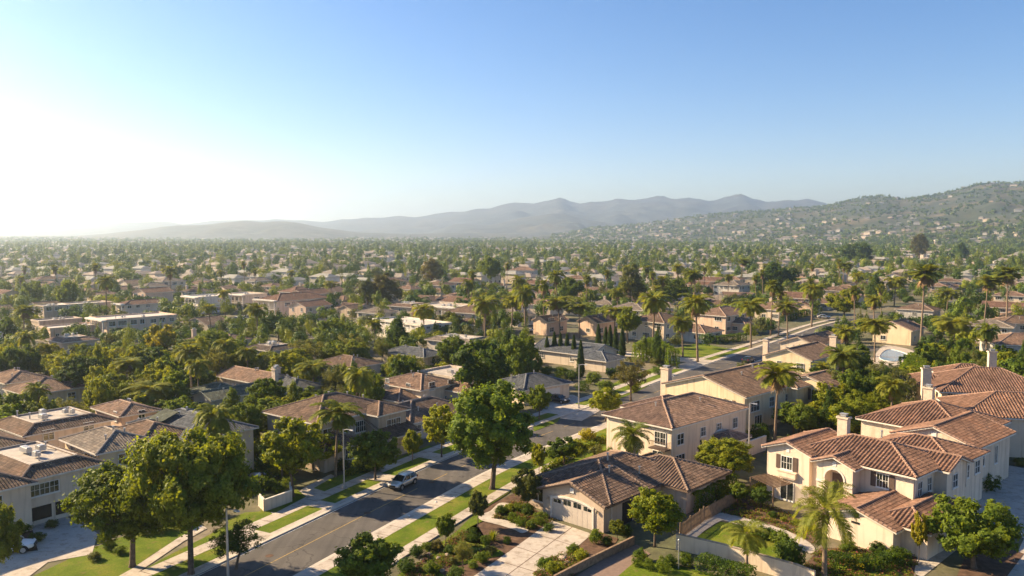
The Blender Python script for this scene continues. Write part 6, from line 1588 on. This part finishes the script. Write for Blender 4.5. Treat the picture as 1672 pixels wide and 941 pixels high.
def sample_tree(y0, y1, n, rlo, rhi, hlo, hhi, xr=36):
    out = []
    for _ in range(n):
        y = math.sqrt(RNG.uniform(y0*y0, y1*y1)); px = RNG.uniform(-90, 1760); x = (px-836)/FPX*y
        r = RNG.uniform(rlo, rhi); h = RNG.uniform(hlo, hhi)
        if y < 520 and (ROAD.near((x, y))[0] < W2+3.+r*.5): continue
        if y < 330 and (XS.near((x, y))[0] < 4.5 or SIDE.near((x, y))[0] < 4.5): continue
        if y > 250 and road_q(x, y) < 4.0: continue
        if not hok(x, y, r) or not gok(x, y, r): continue
        a = proj((x-r, y, h)); b = proj((x+r, y, 0)); bad = False
        if y < 420:
            for (rc, hy) in HD_:
                if hy > y-2 and a[0] < rc[2]-4 and b[0] > rc[0]+4 and a[1] < rc[3]-(rc[3]-rc[1])*.30 and b[1] > rc[1]: bad = True; break
            for rc in keep:
                if a[0] < rc[2] and b[0] > rc[0] and a[1] < rc[3] and b[1] > rc[1]: bad = True; break
            if y < 112 and px > 560: bad = True
            if y < 92: bad = True
        if bad: continue
        gput(x, y, r); out.append((y, x, r, h, th(x, y)))
    return out
mid = sample_tree(92, 170, 3600, 2.2, 4.2, 4.6, 8.2) + sample_tree(170, 240, 1700, 2.0, 3.9, 4.2, 7.2) + sample_tree(240, 430, 1900, 2.4, 4.8, 4.5, 9)
mid.sort(); print('mid trees', len(mid))
far = sample_tree(430, 820, 2600, 2.8, 5.8, 5.5, 13) + sample_tree(820, 1900, 9000, 3.4, 7.5, 6, 16)
print('far trees', len(far))
n_have = sum(1 for v in VEG if v['cat'] == 'tree'); KT = ['mid0','mid1','mid2','mid3','mid4','mid5','mid0','mid3','round0','round1','round2','olive0','olive1','olive2','euca0','coni0','hero3']
LM = ['l_mid','l_mid','l_bright','l_dark','l_hero2','l_bright','l_hero','l_mid','l_dark']
budget = 292 - n_have; indiv = mid[:budget]; leftover = mid[budget:]
LOOK = dict(l_hero='deep green', l_hero2='leaf-green', l_mid='green', l_bright='yellow-green', l_dark='dark green', l_olive='olive-grey', l_gold='golden-green', l_brown='brownish', l_palm='green', l_palmy='yellowish')
for (y, x, r, h, z) in indiv:
    if RNG.random() < .09:
        k_ = RNG.choice(['queen0','queen1','queen2']); mt = RNG.choice(['l_palm','l_palmy']); hh = RNG.uniform(7, 11)
        plant(k_, x, y, hh, hh*.52, mat=mt, name='palm_tree', cat='palm', look=LOOK[mt]+' palm', z=z)
    else:
        k_ = RNG.choice(KT); mt = RNG.choice(LM) if x > -60 or y < 120 else RNG.choice(LM+['l_bright','l_hero','l_hero'])
        if k_.startswith('olive'): mt = 'l_olive'
        hh = h*(1.25 if k_[:4] in ('euca','coni') else 1); wd = 2*r*(.62 if k_[:4] in ('euca','coni') else 1)
        shp = {'olive':'airy','round':'domed','euca':'tall','coni':'layered','mid':'bushy','hero':'broad'}[k_.rstrip('0123456789')]
        plant(k_, x, y, hh, wd, mat=mt, look=LOOK[mt]+' '+shp+' tree', z=z)
# palms rising in the middle distance
for _ in range(95):
    y = RNG.uniform(215, 430); px = RNG.uniform(740, 1560) if RNG.random() < .8 else RNG.uniform(0, 520); x = (px-836)/FPX*y
    if not hok(x, y, 1.5) or ROAD.near((x, y))[0] < 6: continue
    a = proj((x-2.5, y, 13)); b = proj((x+2.5, y, 0))
    if any(hy > y-2 and a[0] < rc[2] and b[0] > rc[0] and a[1] < rc[3] and b[1] > rc[1] for rc, hy in HD_) and RNG.random() < .75: continue
    k_ = RNG.choice(['queen0','queen1','fan0','fan1','fan0']); mt = RNG.choice(['l_palm','l_palmy','l_palm']); hh = RNG.uniform(11, 16.5)
    plant(k_, x, y, hh, hh*(.46 if k_[0] == 'q' else .26), mat=mt, name='palm_tree', cat='palm', look='tall '+LOOK[mt]+' palm')
# bushes under the trees, near field
nb = 0
for _ in range(2600):
    y = math.sqrt(RNG.uniform(86**2, 185**2)); px = RNG.uniform(-30, 1700); x = (px-836)/FPX*y
    if ROAD.near((x, y))[0] < W2+6.5 or XS.near((x, y))[0] < 5 or SIDE.near((x, y))[0] < 5: continue
    if y < 112 and 560 < px < 1480: continue
    if not hok(x, y, 1.): continue
    r = RNG.uniform(.8, 1.9); hh = r*RNG.uniform(1.1, 1.7)
    a = proj((x-r, y, hh)); b = proj((x+r, y, 0))
    if any(a[0] < rc[2] and b[0] > rc[0] and a[1] < rc[3] and b[1] > rc[1] for rc in keep): continue
    if any((v['p'].x-x)**2+(v['p'].y-y)**2 < (r+.6)**2 for v in VEG if v['cat'] == 'shrub'): continue
    i = RNG.randrange(6); mt = RNG.choice(['l_mid','l_dark','l_bright','l_hedge','l_bright','l_gold'] if px < 500 else ['l_mid','l_dark','l_bright','l_hedge','l_olive','l_dark'])
    bush(SHR[i], x, y, r, hh, mt, look=(dict(LOOK, l_hedge='mid-green')[mt])+(' clipped shrub' if i > 3 else ' loose shrub'))
    nb += 1
    if nb >= 245: break
# --- merged: remaining trees out to the plain
def merged_trees(name, lst, label, n_fn, leafk, matn, seed):
    rng = np.random.default_rng(seed); Ps = []; Ns = []; Ss = []; MIs = []; tv = []; tf = []
    for (y, x, r, h, z) in lst:
        n = n_fn(y); nl = 9; conic = rng.random() < .16; tall = rng.random() < .1
        d = unit(rng.normal(size=(nl, 3))); L = d*.62; Rl = rng.uniform(.28, .5, nl)
        li = rng.integers(0, nl, n); q = unit(rng.normal(size=(n, 3))); P = L[li]+q*(Rl[li]*rng.uniform(.55, 1, n))[:, None]
        kk = rng.random(n) < .2; P[kk] = unit(rng.normal(size=(kk.sum(), 3)))*.45
        zz = (P[:, 2]+1)/2
        if conic: P[:, :2] *= (1.15-zz*.95)[:, None]
        nr = unit(unit(P-L[li]*.7)+unit(P)*.5+rng.normal(size=(n, 3))*.28)
        rr = r*(.6 if (conic or tall) else 1); hh = h*(1.3 if (conic or tall) else 1)
        C = np.stack([x+P[:, 0]*rr, y+P[:, 1]*rr, z+hh*.12+zz*hh*.9], 1)
        Ps.append(C); Ns.append(nr); Ss.append(np.full(n, rr*leafk(y))*rng.uniform(.7, 1.3, n)); MIs.append(np.full(n, rng.choice(len(matn), p=None)))
    P = np.concatenate(Ps); N_ = np.concatenate(Ns); S = np.concatenate(Ss); mi = np.concatenate(MIs)
    r0 = rng.normal(size=P.shape); a = unit(np.cross(N_, r0)); b = unit(np.cross(N_, a)); S = S[:, None]
    V = np.stack([P+a*S, P+b*S*.75, P-a*S, P-b*S*.75], 1).reshape(-1, 3); n = len(P)
    me = raw_mesh(name, V, np.arange(4*n).reshape(-1, 4), [M[m_] for m_ in matn], mi); o = link(name, me); tag(o, label, 'trees', kind='stuff'); print(name, n); return o
matn = ['f_mid','f_dark','f_dark','f_bright','f_mid','f_olive','f_dark','f_hero']
A = leftover + [t_ for t_ in far if t_[0] < 800]; B_ = [t_ for t_ in far if t_[0] >= 800]
merged_trees('distant_trees', A, 'mass of mixed tree crowns filling the middle of the town', lambda y: int(np.interp(y, [200, 430, 800], [1100, 600, 330])), lambda y: np.interp(y, [200, 430, 800], [.072, .09, .115]), matn, 4)
# hillside scrub and trees, plus trees on the far towns
hs = []
for _ in range(15000):
    px = RNG.uniform(900, 1760); y = math.sqrt(RNG.uniform(1200**2, 3600**2)); x = (px-836)/FPX*y; z = hill_z(x, y)
    if z < .5: continue
    if RNG.random() < (.9 if z < 60 else .5)*(.4+.8*max(0, mn.noise(Vector((x/110, y/110, 7)))+.4)): r = RNG.uniform(3.5, 8.5); hs.append((y, x, r, r*RNG.uniform(1., 1.6), z-1))
for _ in range(6000):
    y = RNG.uniform(1900, 3700); px = RNG.uniform(-60, 1500 if y < 2400 else 1200); x = (px-836)/FPX*y; r = RNG.uniform(5, 10); hs.append((y, x, r, r*RNG.uniform(1., 1.6), 0 if y < 2900 else 0+(y-2900)*.01))
for _ in range(140):      # crest trees
    px = RNG.uniform(1150, 1690); yr = interp(HD, px)*RNG.uniform(.97, 1.); x = (px-836)/FPX*yr; r = RNG.uniform(3.5, 7); hs.append((yr, x, r, r*1.9, hill_z(x, yr)-1))
print('hill trees', len(hs))
merged_trees('far_woods', B_ + hs, 'hazy belt of far tree crowns and hillside scrub', lambda y: int(np.interp(y, [800, 1900], [130, 60])), lambda y: np.interp(y, [800, 1900], [.18, .25]), ['f_mid','f_dark','f_dark','f_hero','f_dark','f_mid'], 6)
# ground cover in the near beds
def cover(name, polys, n, seed, mats_, label, leaf=.07, hmax=.35):
    rng = np.random.default_rng(seed); P = []
    for poly in polys:
        w = [at(*p) for p in poly]; xs = [p.x for p in w]; ys = [p.y for p in w]; c = 0
        while c < n:
            x = rng.uniform(min(xs), max(xs)); y = rng.uniform(min(ys), max(ys)); ins = False; j = len(w)-1
            for i in range(len(w)):
                if ((w[i].y > y) != (w[j].y > y)) and (x < (w[j].x-w[i].x)*(y-w[i].y)/(w[j].y-w[i].y)+w[i].x): ins = not ins
                j = i
            if not ins: continue
            if mn.noise(Vector((x*.9, y*.9, seed))) < -.05: c += .3; continue
            k = rng.integers(12, 30); r = rng.uniform(.15, .4)
            q = np.array([x, y, .05])+np.abs(unit(rng.normal(size=(k, 3))))*r*np.array([1,1,hmax/.35*.9])*np.where(rng.random((k,3)) < .5, 1, np.array([-1,-1,1]))
            P.append(q); c += 1
    P = np.concatenate(P); nr = unit(rng.normal(size=P.shape)+np.array([0,0,1.])); mi = rng.integers(0, len(mats_), len(P))
    me = quads_mesh(name, P, nr, np.full(len(P), leaf)*rng.uniform(.6, 1.4, len(P)), .5, [M[m_] for m_ in mats_], rng); me.polygons.foreach_set('material_index', mi.astype(np.int32))
    tag(link(name, me), label, 'ground cover', kind='stuff')
cover('ground_cover', [[(655,948),(700,905),(745,872),(760,870),(762,890),(800,895),(820,905),(790,914),(735,925),(700,948)],[(806,846),(830,852),(862,866),(905,850),(870,830),(850,812)],[(862,948),(900,915),(936,897),(960,905),(928,948)]], 700, 3, ['l_mid','l_olive','l_brown','l_dark','flower'], 'mixed low planting in the front garden beds')
cover('ground_cover', [[(1180,838),(1205,812),(1262,830),(1350,870),(1330,890),(1290,868),(1240,853)],[(1290,948),(1340,895),(1500,900),(1490,948)]], 800, 5, ['l_mid','l_bright','l_dark','flower'], 'low planting in the beds round the arched-entry villa')
cover('ground_cover', [[(1250,740),(1400,650),(1440,640),(1480,660),(1400,690),(1260,790)],[(560,780),(600,768),(640,745),(600,762)],[(880,775),(930,742),(985,716),(990,722),(930,752)],[(380,800),(420,740),(470,720),(480,790),(430,800)],[(160,700),(230,690),(260,640),(430,690),(420,720),(330,690)]], 500, 9, ['l_mid','l_dark','l_bright'], 'dense low bushes between the houses', .12, .8)

# ---- labels for the planted things that have none yet
byl = {}
for v in VEG + MIDH:
    if v['label']: continue
    best = min(HOUSES, key=lambda h: (h['c']-v['p']).length - h['r']*.3); d = v['p']-best['c']
    if (v['p'].y > 430) or d.length > 60: rel = 'far beyond'
    else:
        rel = ('to the right of' if d.x > 0 else 'to the left of') if abs(d.x) > abs(d.y)*1.1 else ('behind' if d.y > 0 else 'in front of')
    byl.setdefault('%s %s %s' % (v['look'], rel, best['short']), []).append(v)
ORD = ['leftmost','second from left','third from left','fourth from left','fifth from left','sixth from left','seventh from left','eighth from left','ninth from left','tenth from left','eleventh from left','twelfth from left','thirteenth from left','fourteenth from left']
for lb, vs in byl.items():
    vs.sort(key=lambda v: proj((v['p'].x, v['p'].y, 2))[0])
    for i, v in enumerate(vs):
        s = lb if len(vs) == 1 else '%s %s' % (ORD[min(i, 13)], lb); tag(v['o'], s)
# ================================================================== air
mb = MB(); mb.box(-8800,-380,-1.,8800,10900,345.)
m = bpy.data.materials.new('haze'); m.use_nodes = True; t = m.node_tree; t.nodes.clear(); ou = t.nodes.new('ShaderNodeOutputMaterial'); pv = t.nodes.new('ShaderNodeVolumePrincipled')
pv.inputs['Color'].default_value = (.72,.86,1.,1); pv.inputs['Density'].default_value = .00016; pv.inputs['Anisotropy'].default_value = .72
t.links.new(pv.outputs[0], ou.inputs['Volume']); o = mb.build('haze', m); tag(o, kind='stuff')
